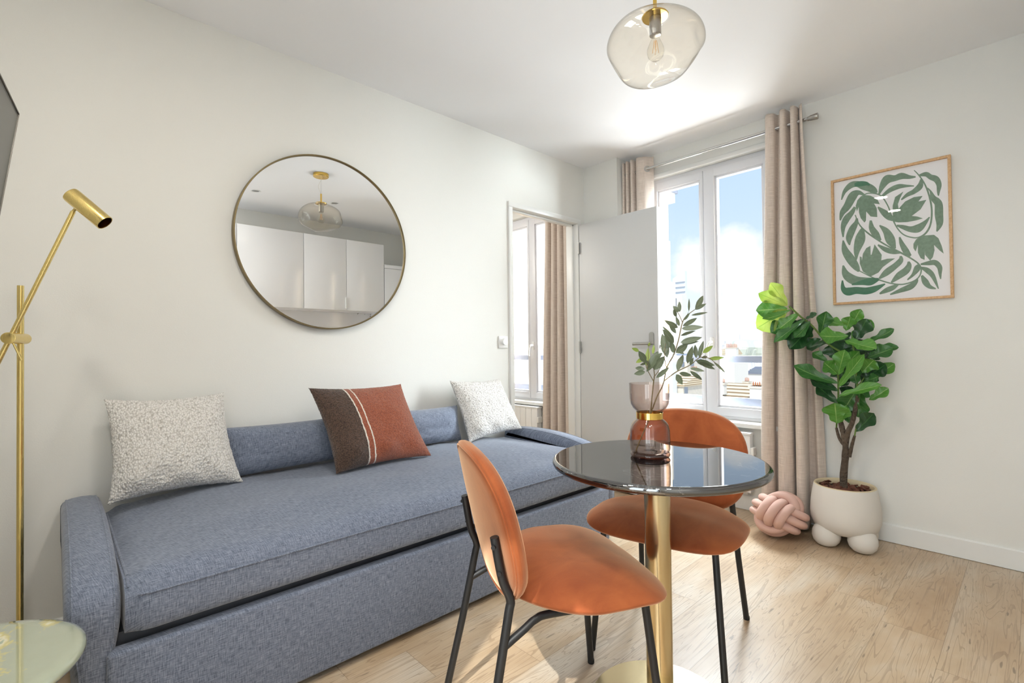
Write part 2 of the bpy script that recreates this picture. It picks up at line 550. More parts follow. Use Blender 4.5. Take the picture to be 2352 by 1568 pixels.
M['olive_y'] = mat_leaf('young_olive_leaf', lin(138, 162, 70), lin(166, 186, 96), lin(180, 196, 130), 0.45)

def mat_paint(name, col):
    t = NT(name)
    n = t.noise(t.coord(), 70.0, 4, 0.7)
    t.set(Base_Color=t.ramp(n, [(0.3, col), (0.75, tuple(min(1, c*1.45) for c in col[:3])+(1,))]), Roughness=0.8)
    return t.m
M['paper'] = plain('print_paper', lin(246, 245, 247), 0.8)
M['sage'] = mat_paint('sage_green_ink', lin(114, 136, 118))
M['green_dark'] = mat_paint('deep_green_ink', lin(72, 116, 92))

# ================================================================== ROOM SHELL
H = 2.5
XL, YF = -3.80, -3.03          # left end wall, kitchen wall
Y2 = 2.6                        # far side of the second room
WT = 0.30                       # outer wall thickness
D0, D1, DH = -0.973, -0.268, 2.04   # door opening in the sofa wall
WY0, WY1, WZ0, WZ1 = -1.36, -0.42, 0.565, 2.325   # window opening
DW = 1.73                       # the second window sits this much further along

struct(MB().box((XL-.1, YF-.1, -0.1), (WT, Y2+.1, 0.0)), 'floor', M['floor'], smooth=0)
struct(MB().box((XL-.1, YF-.1, H), (WT, Y2+.1, H+0.12)), 'ceiling', M['ceiling'], smooth=0)
w = MB()
w.box((XL-.1, 0, 0), (D0-.025, 0.10, H)); w.box((D0-.025, 0, DH+.02), (D1+.025, 0.10, H)); w.box((D1+.025, 0, 0), (0.0, 0.10, H))
struct(w, 'wall_left', M['wall'], smooth=0)
w = MB()
ys = [YF-.1, WY0, WY1, WY0+DW, WY1+DW, Y2+.1]
for k in (0, 2, 4): w.box((0, ys[k], 0), (WT, ys[k+1], H))
for k in (1, 3):
    w.box((0, ys[k], 0), (WT, ys[k+1], WZ0)); w.box((0, ys[k], WZ1), (WT, ys[k+1], H))
struct(w, 'wall_right', M['wall'], smooth=0)
struct(MB().box((XL-.1, YF-.1, 0), (0, YF, H)), 'wall_front', M['wall'], smooth=0)
EY0, EY1, EZ0, EZ1 = -2.88, -1.84, .08, 2.25      # glazed door added in the end wall for fill light, behind the camera
w = MB(); w.box((XL-.1, YF-.1, 0), (XL, EY0, H)); w.box((XL-.1, EY1, 0), (XL, Y2, H)); w.box((XL-.1, EY0, 0), (XL, EY1, EZ0)); w.box((XL-.1, EY0, EZ1), (XL, EY1, H))
struct(w, 'wall_end', M['wall'], smooth=0)
struct(MB().box((XL, Y2, 0), (0, Y2+.1, H)), 'wall_back', M['wall'], smooth=0)
struct(MB().box((-0.172, -0.318, 0), (0.0, 0.0, H)), 'wall_pier', M['wall'], smooth=0)
# outside skin round the window openings (roughcast reveal of the facade)
w = MB()
for dy in (0, DW):
    w.box((WT, WY0-.06+dy, WZ0-.02), (WT+.05, WY0-.0+dy, WZ1+.03)); w.box((WT, WY1+dy, WZ0-.02), (WT+.05, WY1+.06+dy, WZ1+.03))
struct(w, 'wall_outside', M['outwall'], smooth=0)
w = MB()
for dy in (0, DW):
    w.box((0.105, WY1-.0255+dy, WZ0), (WT+.05, WY1-.0005+dy, WZ1)); w.box((0.105, WY0+.0005+dy, WZ0), (WT+.05, WY0+.0255+dy, WZ1))
struct(w, 'trim_4', M['outwall'], smooth=0)

def skirting(mb, a, b, n, h=0.097, t=0.013):
    """board from a to b on the floor, n = room-side normal"""
    a = Vector((*a, 0)); b = Vector((*b, 0)); n = Vector((*n, 0))
    prof = [(0, 0.002), (t, 0.002), (t, h-.006), (t*0.55, h), (0, h)]
    vs = [p+n*q+Vector((0,0,z)) for p in (a, b) for q, z in prof]
    m = len(prof)
    fs = [[i, (i+1) % m, m+(i+1) % m, m+i] for i in range(m)] + [list(range(m))[::-1], list(range(m, 2*m))]
    mb.add(vs, fs)
b1 = MB(); skirting(b1, (XL, 0), (D0-.04, 0), (0, -1)); struct(b1, 'baseboard_left', M['trim'])
b2 = MB(); skirting(b2, (0, -0.318), (0, YF), (-1, 0)); struct(b2, 'baseboard_right', M['trim'])
b3 = MB(); skirting(b3, (-0.172, -0.318), (-0.172, -0.03), (-1, 0)); struct(b3, 'baseboard_pier', M['trim'])
# moulding over the window, under the ceiling line
t = MB(); t.rbox((-0.022, WY0-.02, WZ1-.012), (0.0, WY1+.02, WZ1+.022), 0.008, 3)
struct(t, 'trim_1', M['trim'])
t = MB(); t.rbox((-0.055, WY0-.03, WZ0-.03), (0.01, WY1+.03, WZ0), 0.006, 3)
struct(t, 'trim_2', M['trim'])
t = MB(); t.rbox((-0.055, WY0-.03+DW, WZ0-.03), (0.01, WY1+.03+DW, WZ0), 0.006, 3)
struct(t, 'trim_3', M['trim'])

# ------------------------------------------------------------------ windows
def sash(mb, ya, yb, za, zb, st, x0=0.045, x1=0.10):
    """one casement: four stiles with a chamfered inner bead"""
    s0, s1, sb, stp = st
    mb.rbox((x0, ya, za), (x1, ya+s0, zb), 0.005); mb.rbox((x0, yb-s1, za), (x1, yb, zb), 0.005)
    mb.rbox((x0, ya+s0-.004, za), (x1, yb-s1+.004, za+sb), 0.005); mb.rbox((x0, ya+s0-.004, zb-stp), (x1, yb-s1+.004, zb), 0.005)
    # glazing bead, stepped back
    b = 0.016
    mb.rbox((x0+.012, ya+s0-.002, za+sb-.002), (x1-.006, ya+s0+b, zb-stp+.002), 0.006)
    mb.rbox((x0+.012, yb-s1-b, za+sb-.002), (x1-.006, yb-s1+.002, zb-stp+.002), 0.006)
    mb.rbox((x0+.012, ya+s0, za+sb-.002), (x1-.006, yb-s1, za+sb+b), 0.006)
    mb.rbox((x0+.012, ya+s0, zb-stp-b), (x1-.006, yb-s1, zb-stp+.002), 0.006)

def window(name, dy):
    fr = MB()
    y0, y1 = WY0+.027+dy, WY1-.027+dy
    fr.rbox((0.055, y0, WZ0), (0.115, y0+.04, WZ1), 0.004); fr.rbox((0.055, y1-.04, WZ0), (0.115, y1, WZ1), 0.004)
    fr.rbox((0.055, y0+.03, WZ0), (0.115, y1-.03, WZ0+.04), 0.004); fr.rbox((0.055, y0+.03, WZ1-.045), (0.115, y1-.03, WZ1), 0.004)
    root = struct(fr, name, M['pvc'])
    ym = -0.883+dy
    za, zb = WZ0+.022, WZ1-.028
    s = MB(); sash(s, y0+.018, ym-.001, za, zb, (0.032, 0.078, 0.058, 0.058)); a = s.build('casement', M['pvc'], root)
    MB().box((0.072, y0+.05, za+.058), (0.076, ym-.08, zb-.058)).build('pane', M['pane'], a, smooth=0)
    s = MB(); sash(s, ym+.001, y1-.018, za, zb, (0.022, 0.062, 0.058, 0.058)); b = s.build('casement', M['pvc'], root)
    MB().box((0.072, ym+.024, za+.058), (0.076, y1-.08, zb-.058)).build('pane', M['pane'], b, smooth=0)
    h = MB(); hy = ym-.05
    h.rbox((0.032, hy-.014, 1.045), (0.046, hy+.014, 1.125), 0.009, 3)
    h.tube(spline([(0.04, hy, 1.09), (0.012, hy, 1.09), (0.0, hy+.004, 1.082), (-0.006, hy+.012, 1.05), (-0.004, hy+.016, 0.985)], 5), [0.010]*6+[0.009]*5+[0.0085]*5+[0.008]*5, 10)
    h.build('window_handle', M['plastic'], a)
    return root
window('window_1', 0.0)
window('window_2', DW)
fr = MB()
for (a, b) in ((EY0, EY0+.05), (EY1-.05, EY1), ((EY0+EY1)/2-.045, (EY0+EY1)/2+.045)): fr.rbox((XL-.08, a, EZ0), (XL-.02, b, EZ1), .004)
fr.rbox((XL-.08, EY0+.04, EZ0), (XL-.02, EY1-.04, EZ0+.08), .004); fr.rbox((XL-.08, EY0+.04, EZ1-.06), (XL-.02, EY1-.04, EZ1), .004)
wr = struct(fr, 'fill_window', M['pvc'])  # added out of view to let fill light in
for (a, b) in ((EY0+.045, (EY0+EY1)/2-.04), ((EY0+EY1)/2+.04, EY1-.045)):
    MB().box((XL-.054, a, EZ0+.07), (XL-.050, b, EZ1-.05)).build('pane', M['pane'], wr, smooth=0)

# ------------------------------------------------------------------ door: frame in the wall, leaf swung open into the room
fr = MB()
for (a, b) in ((D0-.036, D0), (D1, D1+.036)):
    fr.rbox((a, -0.012, 0.0), (b, 0.112, DH+.0), 0.003)
fr.rbox((D0-.036, -0.012, DH-.0), (D1+.036, 0.112, DH+.036), 0.003)
fr.rbox((D0, 0.035, 0.0), (D0+.014, 0.06, DH), 0.002); fr.rbox((D1-.014, 0.035, 0.0), (D1, 0.06, DH), 0.002)
fr.rbox((D0, 0.035, DH-.014), (D1, 0.06, DH), 0.002)
door = struct(fr, 'door_1', M['trim'])
LX, LY0, LY1 = -0.262, -0.018, -0.700
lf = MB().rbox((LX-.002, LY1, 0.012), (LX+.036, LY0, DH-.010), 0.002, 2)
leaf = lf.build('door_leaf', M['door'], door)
hd = MB(); hy = -0.648
def stadium(y, z0, z1, r, n=10):
    return [(y+r*math.cos(PI*k/n), z1-r+r*math.sin(PI*k/n)) for k in range(n+1)] + [(y+r*math.cos(PI+PI*k/n), z0+r+r*math.sin(PI+PI*k/n)) for k in range(n+1)]
hd.prism(stadium(hy, 0.955, 1.165, 0.018), LX-.010, LX-.0021, 'x')
hd.tube([(LX-.008, hy, 1.085), (LX-.05, hy, 1.085)], 0.009, 14)
hd.tube(spline([(LX-.05, hy-.010, 1.085), (LX-.05, hy+.04, 1.085), (LX-.05, hy+.122, 1.083)], 6), 0.0095, 14)
hd.tube([(LX-.0105, hy, 1.012), (LX-.0095, hy, 1.012)], 0.007, 14)
hd.build('door_handle', M['steel'], leaf)
hd = MB(); hd.rbox((LX+.008, LY1-.0025, 0.95), (LX+.026, LY1+.001, 1.17), 0.001); hd.rbox((LX+.011, LY1-.007, 1.05), (LX+.023, LY1, 1.075), 0.001)
hd.build('lock_plate', M['steel'], leaf)
for zz in (0.22, 1.02, 1.80):
    MB().tube([(D1-.002, -0.019, zz), (D1-.002, -0.019, zz+.09)], 0.0075, 12).build('hinge', M['steel'], door)

# ================================================================== DAYBED
SX0, SX1 = -3.153, -1.093
sofa = thing('daybed', 'long blue-grey upholstered daybed with low padded arms and a pull-out drawer front', 'sofa', (-2.12, -0.45, 0))
def matt(u, v):
    prof = matt.p
    k = v*(len(prof)-1); i = min(int(k), len(prof)-2); f = k-i
    y = prof[i][0]*(1-f)+prof[i+1][0]*f; z = prof[i][1]*(1-f)+prof[i+1][1]*f
    e = min(u, 1-u)*(SX1-SX0)
    x = SX0+(SX1-SX0)*u
    top = sm(0.43, 0.475, z)
    crown = 0.038*top*sm(0, 0.35, e)*sm(-0.02, 0.10, -y-0.03)*sm(0.0, 0.3, 0.87+y)
    edge = 0.022*(1-sm(0.0, 0.05, e))
    wr = 0.0045*top*noise.noise((x*5+2*y, y*3.0, 0.3)) + 0.003*top*noise.noise((x*16-y*9, y*4.0, 1.7))
    yy = y + (edge if y < -0.8 else 0) + 0.004*noise.noise((x*3.0, z*8, 5.0))*(1 if y < -0.8 else 0)
    return Vector((x, yy, z+crown-edge*top+wr))
base = [(-0.03, .338), (-0.028, .40), (-0.032, .455), (-0.05, .478), (-0.09, .487)] + [(-0.09-.71*k/30, .487) for k in range(1, 31)] + \
       [(-0.825, .484), (-0.842, .476), (-0.854, .463), (-0.863, .448), (-0.867, .438), (-0.869, .42), (-0.871, .39), (-0.870, .36), (-0.866, .345), (-0.858, .338), (-0.82, .336)]
matt.p = base
mb = MB(); mb.grid(matt, 110, len(base)-1)
nv = len(base)
mb.f.append([j for j in range(nv)]); mb.f.append([110*nv+j for j in range(nv)][::-1])
mattress = mb.build('mattress', M['sofa'], sofa, smooth=50)
kf = base.index((-0.867, .438))/(len(base)-1)
pp = MB()
pp.tube([matt(u/80, kf)+Vector((0, -.0015, 0)) for u in range(1, 80)], 0.0035, 8)
for e in (0.004, 0.996):
    pp.tube([matt(e, v/60)+Vector((0, 0, 0.002)) for v in range(6, 50)], 0.0035, 8)
pp.build('piping', M['sofa'], mattress)
dr = MB().rbox((-3.19, -0.868, 0.022), (-1.085, -0.82, 0.308), 0.012, 4).build('drawer_front', M['sofa'], sofa)
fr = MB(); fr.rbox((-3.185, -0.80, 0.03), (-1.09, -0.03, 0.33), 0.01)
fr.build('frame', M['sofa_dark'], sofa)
for xa in (-3.196, -1.091):
    MB().box((xa, -0.845, 0.03), (xa+.0115, -0.79, 0.318)).build('drawer_runner', M['sofa_steel'], sofa, smooth=0)
arm_prof = spline([(-.022, .03, 0), (-.022, .30, 0), (-.022, .50, 0), (-.05, .536, 0), (-.16, .549, 0), (-.32, .553, 0), (-.48, .546, 0), (-.62, .528, 0), (-.73, .504, 0), (-.80, .478, 0), (-.838, .446, 0), (-.852, .40, 0), (-.853, .30, 0), (-.848, .15, 0), (-.845, .03, 0)], 5)
def armrest(xc, side):
    P = [(p.x, p.y) for p in arm_prof]
    n = len(P)
    nor = []
    for i in range(n):
        a = P[max(i-1, 0)]; b = P[min(i+1, n-1)]
        d = Vector((b[0]-a[0], b[1]-a[1])).normalized()
        nor.append((-d.y, d.x))     # points inwards or outwards, fixed below
    if nor[n//2][1] > 0: nor = [(-a, -b) for a, b in nor]
    sl = [(-1, .046), (-.97, .027), (-.88, .013), (-.72, .005), (-.45, .0008), (0, -.001), (.45, .0008), (.72, .005), (.88, .013), (.97, .027), (1, .046)]
    mb = MB()
    def half(z): return 0.034+0.022*sm(.22, .40, z)
    def P3(u, v):
        i = round(u*(len(sl)-1)); j = round(v*(n-1))
        s, ins = sl[i]
        y = P[j][0]+nor[j][0]*ins; z = P[j][1]+nor[j][1]*ins
        if j in (0, n-1): z = P[j][1]
        return Vector((xc+s*half(z), y, z))
    mb.grid(P3, len(sl)-1, n-1, flip=True)
    mb.f.append([j for j in range(n)]); mb.f.append([(len(sl)-1)*n+j for j in range(n)][::-1])
    a = mb.build('armrest', M['sofa'], sofa, smooth=60)
    sm_ = MB()
    for i in (3, 7):
        sm_.tube([P3(i/(len(sl)-1), j/(n-1)) for j in range(6, n-3)], 0.0026, 6)
    sm_.build('seam', M['sofa'], a)
armrest(-3.214, -1); armrest(-1.040, 1)

# ------------------------------------------------------------------ cushions
def pillow(name, mat, corners, t, lump=None, nu=60, nv=60, pinch=0.08, fuzz=0.0, fz=120.0, sag=0.0, pw=0.55, seed=0.0):
    """corners BL BR TR TL of the middle plane; t = full thickness"""
    BL, BR, TR, TL = [Vector(c) for c in corners]
    n = ((BR-BL).cross(TL-BL)).normalized()
    ctr = (BL+BR+TR+TL)/4
    W = ((BR-BL).length+(TR-TL).length)/2
    mb = MB()
    def mid(u, v):     # u, v in -1..1
        a = u*(1-pinch*(1-v*v)**1.0); b = v*(1-pinch*(1-u*u)**1.0)
        s, q = (a+1)/2, (b+1)/2
        return (BL*(1-s)+BR*s)*(1-q)+(TL*(1-s)+TR*s)*q
    def surf(sgn):
        def f(uu, vv):
            u, v = uu*2-1, vv*2-1
            # crowd rows towards the rim
            u = math.sin(u*PI/2)*0.45+u*0.55; v = math.sin(v*PI/2)*0.45+v*0.55
            p = mid(u, v)
            th = max(0.0, (1-abs(u)**2.6)*(1-abs(v)**2.6))**pw
            if sag: th *= 1+sag*(-v)*0.8
            w = noise.noise((u*1.6+seed, v*1.6, seed))*0.10 + noise.noise((u*4+seed, v*4, 2+seed))*0.04
            rim = th
            d = sgn*t/2*th*(1+w)
            if lump: d += sgn*lump(u, v)*rim
            if fuzz:
                q = p+n*d
                d += sgn*fuzz*noise.noise((q.x*fz, q.y*fz, q.z*fz))
                p = p + (mid(u*1.02, v*1.02)-p).normalized()*(fuzz*0.9*noise.noise((q.x*fz+9, q.y*fz, q.z*fz)))*(1-min(1, th*2.0)) if th < 0.5 else p
            return p+n*d
        return f
    mb.grid(surf(1), nu, nv)
    mb.grid(surf(-1), nu, nv, flip=True)
    # weld the rims
    bm = bmesh.new()
    ob = mb.build(name, mat, None, ctr, smooth=180)
    bm.from_mesh(ob.data); bmesh.ops.remove_doubles(bm, verts=bm.verts, dist=0.0012 if fuzz else 0.0004); bm.to_mesh(ob.data); bm.free()
    for p in ob.data.polygons: p.use_smooth = True
    return ob

def fold(u, v):     # slumped wrinkles near the lower edge
    return 0.010*math.exp(-((v+0.78)/0.16)**2)*math.sin(u*9+1.0) + 0.012*math.exp(-((u+0.75)/0.22)**2-((v+0.7)/0.22)**2)
bol = 'blue-grey bolsters along the wall'
b = pillow('bolster', M['sofa'], ((-2.785, -.118, .525), (-2.150, -.118, .530), (-2.150, -.098, .738), (-2.785, -.098, .740)), .175, pinch=.07, pw=.42, nu=50, nv=36, seed=.4)
tag(b, 'blue-grey bolster between the large grey cushion and the rust cushion', 'cushion')
b = pillow('bolster', M['sofa'], ((-2.125, -.118, .530), (-1.515, -.118, .522), (-1.530, -.098, .728), (-2.125, -.098, .738)), .175, pinch=.07, pw=.42, nu=50, nv=36, seed=1.9)
tag(b, 'blue-grey bolster between the rust cushion and the smaller-looking grey cushion by the door', 'cushion')
c = pillow('boucle_cushion', M['boucle'], ((-3.148, -.225, .531), (-2.722, -.235, .530), (-2.757, -.085, .888), (-3.150, -.085, .891)), .155, fold, 110, 110, pinch=.09, fuzz=.0045, fz=150, sag=.25, seed=3.1)
tag(c, 'nubbly pale grey square cushion beside the floor lamp end of the daybed', 'cushion', 'grey boucle cushions')
c = pillow('rust_cushion', M['rust'], ((-2.398, -.392, .530), (-1.898, -.372, .528), (-1.952, -.172, .882), (-2.432, -.175, .892)), .14, fold, 100, 100, pinch=.085, fuzz=.0028, fz=230, sag=.2, seed=5.5)
tag(c, 'rust and dark brown pile cushion with two cream stripes', 'cushion')
c = pillow('boucle_cushion', M['boucle'], ((-1.545, -.232, .524), (-1.098, -.205, .548), (-1.172, -.078, .866), (-1.574, -.085, .876)), .14, fold, 110, 110, pinch=.09, fuzz=.0045, fz=150, sag=.2, seed=7.7)
tag(c, 'nubbly pale grey square cushion leaning in the daybed corner by the doorway', 'cushion', 'grey boucle cushions')

# ================================================================== WALL MIRROR
MC, MR = Vector((-2.268, -0.002, 1.607)), 0.437
mir = thing('round_mirror', 'large round wall mirror with a thin dark brass rim above the daybed', 'mirror', MC)
ROTM = Matrix.Rotation(R(90), 3, 'X')      # lathe axis -> -y
def disc(prof, n=128):
    return MB().lathe(prof, MC, n, ROTM)
disc([(MR-.02, 0.0), (MR, 0.0), (MR, .030), (MR-.001, .032), (MR-.006, .032), (MR-.007, .030), (MR-.007, .020), (MR-.02, .018)]).build('frame', M['mirror_frame'], mir, smooth=40)
disc([(0, .0225), (MR-.0068, .0225), (MR-.0068, .0175), (0, .0175)]).build('mirror_glass', M['mirror'], mir, smooth=30)

# ================================================================== FLOOR LAMP
LP = Vector((-3.358, -0.45, 0))
lamp = thing('floor_lamp', 'slim brass floor lamp with an adjustable tube head behind the green side table', 'floor lamp', LP)
MB().lathe([(0, 0), (.115, 0), (.118, .003), (.118, .010), (.113, .014), (.012, .016), (0, .016)], LP, 64).build('base', M['brass'], lamp)
MB().tube([LP+Vector((0, 0, .012)), LP+Vector((.0, 0, 1.262))], 0.0078, 20).build('pole', M['brass'], lamp)
fwd = Vector((-.28, -.96, 0)).normalized()      # clamp axis, towards the camera
pc = LP+Vector((0, 0, 1.108))
MB().tube([pc-fwd*.028, pc-fwd*.0275, pc+fwd*.0775, pc+fwd*.078], [.0145, .0158, .0158, .0145], 28).build('clamp', M['brass'], lamp)
aoff = fwd*.040
yy = LP.y+aoff.y
a0 = at(-70, 962, 'y', yy); a1 = at(168, 486, 'y', yy)
arm = MB().tube([a0, a1], 0.0062, 16).build('arm', M['brass'], lamp)
lv = pc+fwd*.062
MB().tube([lv+Vector((.004, 0, -.010)), lv+Vector((.022, 0, -.062))], [.0026, .0032], 10).build('lever', M['brass'], lamp)
h0 = at(163, 447, 'y', yy-.02); h1 = at(241, 512, 'y', yy-.06)
ax = (h1-h0).normalized()
q = Vector((0, 0, 1)).rotation_difference(ax).to_matrix()
L = (h1-h0).length; RS = .0238
hs = MB().lathe([(0, -.004), (RS-.006, -.004), (RS-.001, -.001), (RS, .004), (RS, L), (RS-.0012, L+.0005), (RS-.002, L), (RS-.002, .01), (0, .01)], h0, 48, q)
shade = hs.build('lamp_shade', M['brass'], lamp)
MB().lathe([(RS-.0022, L-.001), (RS-.0022, .02), (0, .02)], h0, 40, q).build('shade_lining', M['brass_in'], shade)
MB().lathe([(0, .022), (.011, .022), (.013, .04), (.013, L*.55), (.009, L*.62), (0, L*.64)], h0, 24, q).build('bulb', M['clear'], shade)
hp = h0+ax*L*.28
MB().tube([a1, a1+(hp-a1)*.75], .0045, 12).build('shade_joint', M['brass'], lamp)

# ================================================================== SIDE TABLE (green onyx)
ST = Vector((-3.4534, -1.0236, .036)); SR = .2203
stab = thing('side_table', 'small round side table with a glossy pale green stone top beside the daybed arm', 'side table', ST)
MB().lathe([(0, .372), (.12, .372), (.20, .378), (SR-.012, .388), (SR-.003, .394), (SR, .401), (SR-.003, .408), (SR-.012, .4125), (SR-.03, .414), (SR-.034, .414), (.1, .414), (0, .414)], ST, 96).build('table_top', M['onyx'], stab, smooth=60)
for k in range(3):
    a = R(-8+120*k)
    d = Vector((math.cos(a), math.sin(a), 0))
    MB().tube([ST+d*.145+Vector((0, 0, -.036)), ST+d*.145+Vector((0, 0, .1)), ST+d*.135+Vector((0, 0, .378))], [.028, .030, .036], 24).build('leg', M['onyx'], stab)

# ================================================================== TV
A = CAM + sight(42, 262)*1.2
d = sight(0, 175); B = CAM + d*((A.z-CAM.z)/d.z)
e1 = (B-A).normalized()
d = sight(0, 480); Cc = CAM + d*((A-CAM).dot(e1)/d.dot(e1))
e2 = (Cc-A).normalized(); en = e1.cross(e2).normalized()
if en.x < 0: en = -en
TW, TH, TT = .93, .54, .024
tv = thing('television', 'flat black wall television, only its corner edge in view', 'television', A+e1*TW/2+e2*TH/2)
def obox(mb, o, s, t, nn, r=.0):
    Mx = Matrix((e1, e2, en)).transposed().to_4x4(); Mx.translation = A
    return mb.rbox((o[0], o[1], o[2]), (s[0], s[1], s[2]), r or .002, 2, Mx)
obox(MB(), (0, 0, -TT), (TW, TH, 0), 0, 0, .003).build('housing', M['tv_body'], tv)
bz = MB()
obox(bz, (-.003, -.003, -TT), (TW+.003, -.0002, .002), 0, 0, .001); obox(bz, (-.003, -.003, -TT), (-.0002, TH+.003, .002), 0, 0, .001)
obox(bz, (-.003, TH+.0002, -TT), (TW+.003, TH+.003, .002), 0, 0, .001); obox(bz, (TW+.0002, -.003, -TT), (TW+.003, TH+.003, .002), 0, 0, .001)
bz.build('edge_trim', M['tv_side'], tv)
obox(MB(), (.010, .010, .0), (TW-.010, TH-.016, .0012), 0, 0, .0005).build('screen', M['tv_screen'], tv)
mt = MB(); obox(mt, (TW*.3, TH*.3, -.055), (TW*.7, TH*.75, -TT), 0, 0, .004)
bc = A+e1*TW*.5+e2*TH*.5
mt.tube([bc-en*.05, Vector((XL+.03, bc.y, bc.z-.02))], .018, 12)
mt.rbox((XL+.001, bc.y-.12, bc.z-.12), (XL+.03, bc.y+.12, bc.z+.10), .004)
mt.build('wall_bracket', M['tv_body'], tv)

# ================================================================== PENDANT
PC = Vector((-1.698, -1.541, 0))
pend = thing('pendant_lamp', 'pendant lamp with a dimpled champagne glass globe on a brass rod', 'pendant lamp', (PC.x, PC.y, H))
MB().lathe([(0, H-.026), (.056, H-.026), (.060, H-.022), (.060, H-.001), (0, H-.001)], PC, 48).build('canopy', M['brass_shiny'], pend)
MB().tube([PC+Vector((0, 0, H-.026)), PC+Vector((0, 0, 2.335))], .0011, 8).build('wire', M['chrome'], pend)
MB().tube(spline([PC+Vector((.018, .004, H-.026)), PC+Vector((-.012, .012, 2.43)), PC+Vector((-.03, .02, 2.385)), PC+Vector((-.008, .006, 2.345)), PC+Vector((0, 0, 2.335))], 6), .0019, 8).build('cable', M['clear'], pend)
MB().tube([PC+Vector((0, 0, 2.338)), PC+Vector((0, 0, 2.262))], .0068, 16).build('rod', M['brass_shiny'], pend)
MB().lathe([(0, 2.262), (.045, 2.262), (.047, 2.2585), (.045, 2.255), (.012, 2.253), (0, 2.253)], PC, 40).build('cap', M['brass_shiny'], pend)
GC = PC+Vector((-.002, 0, 2.142))
dents = [(Vector((-.75, -.55, .25)), .42, .030), (Vector((.1, -.95, -.15)), .45, .026), (Vector((-.9, .2, -.35)), .4, .03), (Vector((.7, -.6, -.45)), .5, .035), (Vector((.85, .35, .2)), .45, .03), (Vector((-.2, .9, -.3)), .5, .03), (Vector((-.4, -.5, -.75)), .45, .028), (Vector((.35, .1, -.95)), .5, .022)]
def globe(u, v):
    a = 2*PI*u
    th = .245+(PI-.245)*v*.99999
    d = Vector((math.sin(th)*math.cos(a), math.sin(th)*math.sin(a), math.cos(th)))
    r = 1.0
    for c, s, k in dents:
        q = (d-c.normalized()).length/s
        r -= k*4.2*math.exp(-q*q*2.2)
    z = d.z*.111
    e = math.sqrt(d.x**2+d.y**2)
    e = e**.86 if e > 0 else 0
    return GC+Vector((math.cos(a)*e*.174*r, math.sin(a)*e*.174*r, z*r+.006*math.cos(a*2+1)*(e)))
gl = MB(); gl.grid(globe, 96, 64, cu=True).build('glass_globe', M['amber'], pend, smooth=180)
MB().lathe([(0, 2.253), (.021, 2.253), (.0215, 2.25), (.0205, 2.19), (.018, 2.1885), (0, 2.1885)], PC, 32).build('bulb_socket', M['steel'], pend)
blb = MB().lathe([(.012, 2.192), (.0135, 2.178), (.022, 2.160), (.0295, 2.140), (.0300, 2.128), (.026, 2.112), (.016, 2.102), (0, 2.0995)], PC, 32).build('bulb', M['clear'], pend, smooth=180)
fl = MB()
for k in range(4):
    a = R(40+90*k); p = Vector((math.cos(a), math.sin(a), 0))
    fl.tube([PC+p*.004+Vector((0, 0, 2.172)), PC+p*.011+Vector((0, 0, 2.125))], .0008, 6)
fl.build('filament', M['filament'], blb)

# ================================================================== BISTRO TABLE
TC = Vector((-1.975, -1.683, 0)); TZ = .73
table = thing('bistro_table', 'round bistro table with a mirror-polished black marble top on a brass pedestal', 'table', TC)
MB().lathe([(0, TZ-.026), (.28, TZ-.026), (.286, TZ-.026), (.298, TZ-.024), (.3065, TZ-.019), (.310, TZ-.012), (.3075, TZ-.005), (.302, TZ-.0008), (.299, TZ), (.2985, TZ), (.29, TZ), (.2, TZ), (0, TZ)], TC, 160).build('table_top', M['marble_black'], table, smooth=60)
MB().tube([TC+Vector((0, 0, .014)), TC+Vector((0, 0, TZ-.027))], .038, 48).build('pedestal', M['brass_pale'], table, smooth=60)
MB().lathe([(0, 0), (.197, 0), (.200, .003), (.200, .007), (.197, .010), (.06, .0145), (0, .0145)], TC, 96).build('base_plate', M['brass_pale'], table, smooth=40)

# ------------------------------------------------------------------ vase and olive sprigs
VC = Vector((-1.962, -1.654, TZ+.001))
vase = thing('glass_vase', 'smoky pink hourglass vase with a gold waist on the black table', 'vase', VC)
prof = [(.020, .012), (.050, .0125), (.0570, .016), (.0592, .024), (.0597, .05), (.0588, .080), (.0545, .097), (.047, .107), (.0385, .1135),
        (.0365, .118), (.0365, .134), (.040, .1385), (.049, .147), (.0555, .159), (.0585, .174), (.0592, .195), (.0596, .221)]
inner = [(.0596, .2215), (.0582, .2215), (.0576, .195), (.057, .175), (.054, .1605), (.0475, .149), (.0385, .1405), (.035, .134), (.035, .118), (.037, .1122), (.0455, .1052), (.053, .0955), (.0573, .0795), (.0582, .05), (.0577, .026), (.055, .019), (.020, .0185)]
def vb(p): return [(r, z) for r, z in p]
MB().lathe(vb(prof), VC, 72).lathe(vb(inner), VC, 72).build('glass_body', M['vase'], vase, smooth=60)
MB().lathe([(0, 0), (.050, 0), (.0565, .002), (.0592, .007), (.0575, .012), (.045, .0145), (0, .0115)], VC, 72).build('foot', M['vase_foot'], vase, smooth=60)
MB().lathe([(.0390, .1145), (.0402, .1150), (.0402, .1335), (.0390, .1340)], VC, 72).build('gold_band', M['brass_shiny'], vase, smooth=30)

